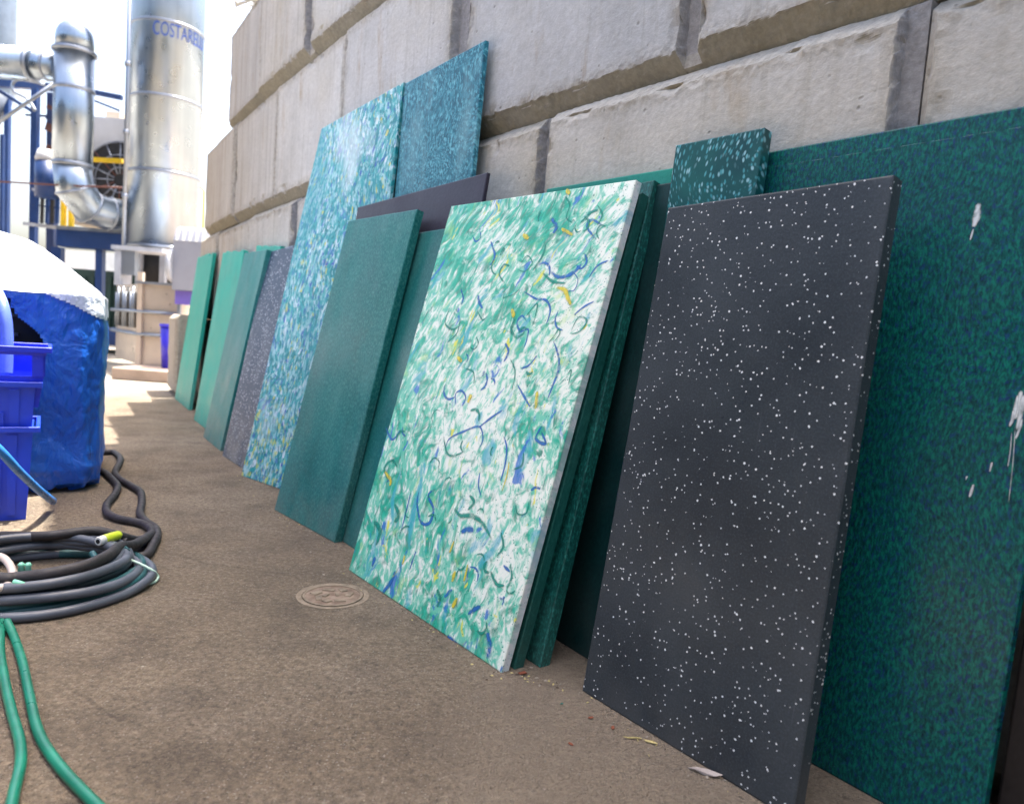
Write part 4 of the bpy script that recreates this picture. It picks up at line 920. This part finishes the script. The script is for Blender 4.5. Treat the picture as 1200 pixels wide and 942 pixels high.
# platform beam
pb = empty('platform', 'blue platform beam with grey grating edge under the duct elbow', 'platform', loc=V(110, 290, 10.8)); L_ = pb.location.copy()
quadbox(66, 271, 146, 291, 10.8, .3, BLU, pb, 'beam', L_); quadbox(66, 267, 146, 271, 10.75, 1.0, SSD, pb, 'grating', L_)
for x in (70, 118): bar(V(x, 291, 10.9), V(x-2, 428, 10.9), .10, BLU, pb, 'post', L_)
# roof beyond and dark container
rf = quadbox(30, 296, 215, 318, 15.5, 3, flat('pale_roof_sheet', (.75, .75, .74), .6, var=.1), None, 'distant_roof', Vector((0, 0, 0))); tag(rf, 'sunlit white sheeting of a low shed seen under the stack', 'shed')
ct_ = empty('green_container', 'dark green ribbed container under the platform behind the stainless tank', 'container', loc=(V(150, 360, 13).x, 13, 0)); L_ = ct_.location.copy()
DG = flat('dark_green_paint', (.008, .035, .030), .6, var=.3, scale=2)
quadbox(20, 318, 245, 402, 13, 1.6, DG, ct_, 'container_body', L_)
for k in range(22): quadbox(25+k*10, 324, 29+k*10, 398, 12.96, .05, DG, ct_, 'rib', L_)
ck = quadbox(104, 384, 137, 404, 10.6, .5, BLU, None, 'blue_skid', Vector((0, 0, 0))); tag(ck, 'low blue steel skid on the slab behind the tarp', 'skid')
# stack bracket
bk = empty('support_bracket', 'galvanised channel bracket below the riser pipe', 'bracket', loc=V(148, 335, 10)); L_ = bk.location.copy()
quadbox(134, 293, 141, 334, 10, .3, GRYP, bk, 'channel', L_); quadbox(141, 293, 158, 322, 10.02, .1, SSD, bk, 'gusset', L_); quadbox(130, 289, 190, 294, 9.98, .5, GRYP, bk, 'top_plate', L_)
# slab
sl = MB(); a, b = G(112, 452), G(240, 447)
sl.box((a.x-.3, 8.3, 0), (-2.3, 14.5, .14)); o = sl.build('concrete_slab', flat('stained_slab', (.40, .30, .23), .85, var=.35, scale=1.6, bump=.004)); bevel(o, .015); tag(o, kind='structure')
# stainless tank
tk = empty('stainless_tank', 'boxy stainless tank with pipe rails and rods on the slab', 'tank', loc=(V(165, 400, 9.2).x, 9.2, .14)); L_ = tk.location.copy()
fx0, fx1 = V(165, 380, 9.0).x-L_.x, V(212, 380, 9.0).x-L_.x; ztk = V(170, 333, 9).z-L_.z; lx = V(136, 380, 10.1).x-L_.x
m = MB(); m.hexa([(fx0, -.2, 0), (fx1, -.2, 0), (fx1, .9, 0), (lx, .9, 0), (fx0, -.2, ztk), (fx1, -.2, ztk), (fx1, .9, ztk), (lx, .9, ztk)]); m.build('tank_body', flat('scratched_beige_steel', (.50, .43, .36), .35, .5, var=.2, scale=2), tk)
for zf in (.38, .66):
    z = ztk*zf; MB().tube([(lx-.05, .87, z), (fx0-.04, -.24, z), (fx1, -.24, z)], .022, 10).build('pipe_rail', SSD, tk)
d = Vector((lx-fx0, 1.1, 0))
for k in range(9):
    q = Vector((fx0, -.2, 0))+d*(.08+k*.1)+Vector((-.03, -.02, 0)); MB().tube([q+up_*(ztk*.45), q+up_*(ztk*(.97 if k % 2 else .9))], .014, 8).build('rod', SSD if k % 3 else BLKM, tk)
m = MB(); m.box((fx0-.03, -.25, 0), (fx0+.03, -.19, ztk+.14)); m.build('corner_post', BEIGE, tk)
m = MB(); m.box((fx0-.05, -.26, ztk), (fx1, .9, ztk+.03)); m.build('tank_rim', SSD, tk)
# blue bin
bn = empty('blue_bin', 'tapered violet blue bin standing on the slab beside the tank', 'bin', loc=(V(197, 432, 8.75).x, 8.75, .14)); 
zb_ = V(197, 381, 8.75).z-.14; MB().tube([(0, 0, 0), (0, 0, zb_)], [.075, .10], 20).build('bin_body', flat('violet_bin', (.03, .02, .5), .4), bn); MB().tube([(0, 0, zb_-.02), (0, 0, zb_+.012)], .108, 20).build('bin_rim', flat('violet_bin_rim', (.04, .03, .55), .4), bn)
# white blower housing by the wall end
bh = empty('blower_housing', 'pale grey blower housing with a ribbed curved top beside the wall end', 'blower', loc=(V(214, 350, 8.7).x, 8.7, 0)); L_ = bh.location.copy()
x0, x1 = V(202, 320, 8.7).x-L_.x, V(240, 320, 8.7).x-L_.x; za, zt2 = V(210, 340, 8.7).z, V(210, 282, 8.7).z; ztt = V(210, 264, 8.7).z
LAVP = flat('lavender_grey_paint', (.25, .26, .30), .5, var=.1, scale=3)
prof = [(0, za), (0, zt2), (.06, ztt-.04), (.16, ztt), (.5, ztt), (.5, za)]
m = MB(); n = len(prof); m.add([(x0, y, z) for y, z in prof]+[(x1, y, z) for y, z in prof], [(i, (i+1) % n, n+(i+1) % n, n+i) for i in range(n)]+[tuple(range(n-1, -1, -1)), tuple(range(n, 2*n))]); m.build('housing_shell', LAVP, bh)
for k in range(5):
    x = x0+(x1-x0)*(k+.5)/5; m = MB(); m.hexa([(x-.012, -.015, zt2), (x+.012, -.015, zt2), (x+.012, .02, zt2), (x-.012, .02, zt2), (x-.012, .04, ztt-.03), (x+.012, .04, ztt-.03), (x+.012, .08, ztt-.04), (x-.012, .08, ztt-.04)]); m.build('rib', WPA, bh)
MB().tube([(x0-.05, .12, (za+zt2)/2), (x0, .12, (za+zt2)/2)], .21, 32).build('side_disc', GRYP, bh)
for k, x in enumerate((x0+.04, x1-.04)): m = MB(); m.box((x-.02, .1, .14), (x+.02, .14, za)); m.build('leg', SSD, bh)
o = quadbox(205, 341, 226, 357, 8.75, .25, flat('violet_box_paint', (.14, .10, .42), .5), None, 'violet_box', Vector((0, 0, 0))); tag(o, 'violet box tucked beneath the blower housing', 'box')
# yellow post near wall end
yp = empty('yellow_guard', 'thin yellow guard post rising beside the end of the block wall', 'post', loc=V(238, 300, 8.9)); L_ = yp.location.copy()
bar(V(238, 262, 8.9), V(239, 224, 8.9), .014, YEL, yp, 'post', L_); bar(V(239, 224, 8.9), V(234, 219, 8.9), .014, YEL, yp, 'hook', L_); bar(V(238, 262, 8.9), V(236, 420, 8.9), .014, YEL, yp, 'lower_post', L_)
# crumpled sheeting on top of the wall end
cs = []; p = V(292, 22, 5.6)
m = MB()
for k in range(7):
    a = Vector((p.x+rnd.uniform(-.14, .14), p.y+rnd.uniform(-.1, .1), 3.08)); q = [a+Vector((rnd.uniform(-.09, .09), rnd.uniform(-.09, .09), rnd.uniform(.0, .10))) for _ in range(4)]
    m.add(q+[x+Vector((0, 0, .004)) for x in q], [(0,1,2,3),(7,6,5,4),(0,4,5,1),(1,5,6,2),(2,6,7,3),(3,7,4,0)])
o = m.build('torn_sheeting', flat('torn_white_sheeting', (.6, .6, .58), .7)); tag(o, 'torn scrap of white sheeting lying on top of the wall end', 'sheeting')
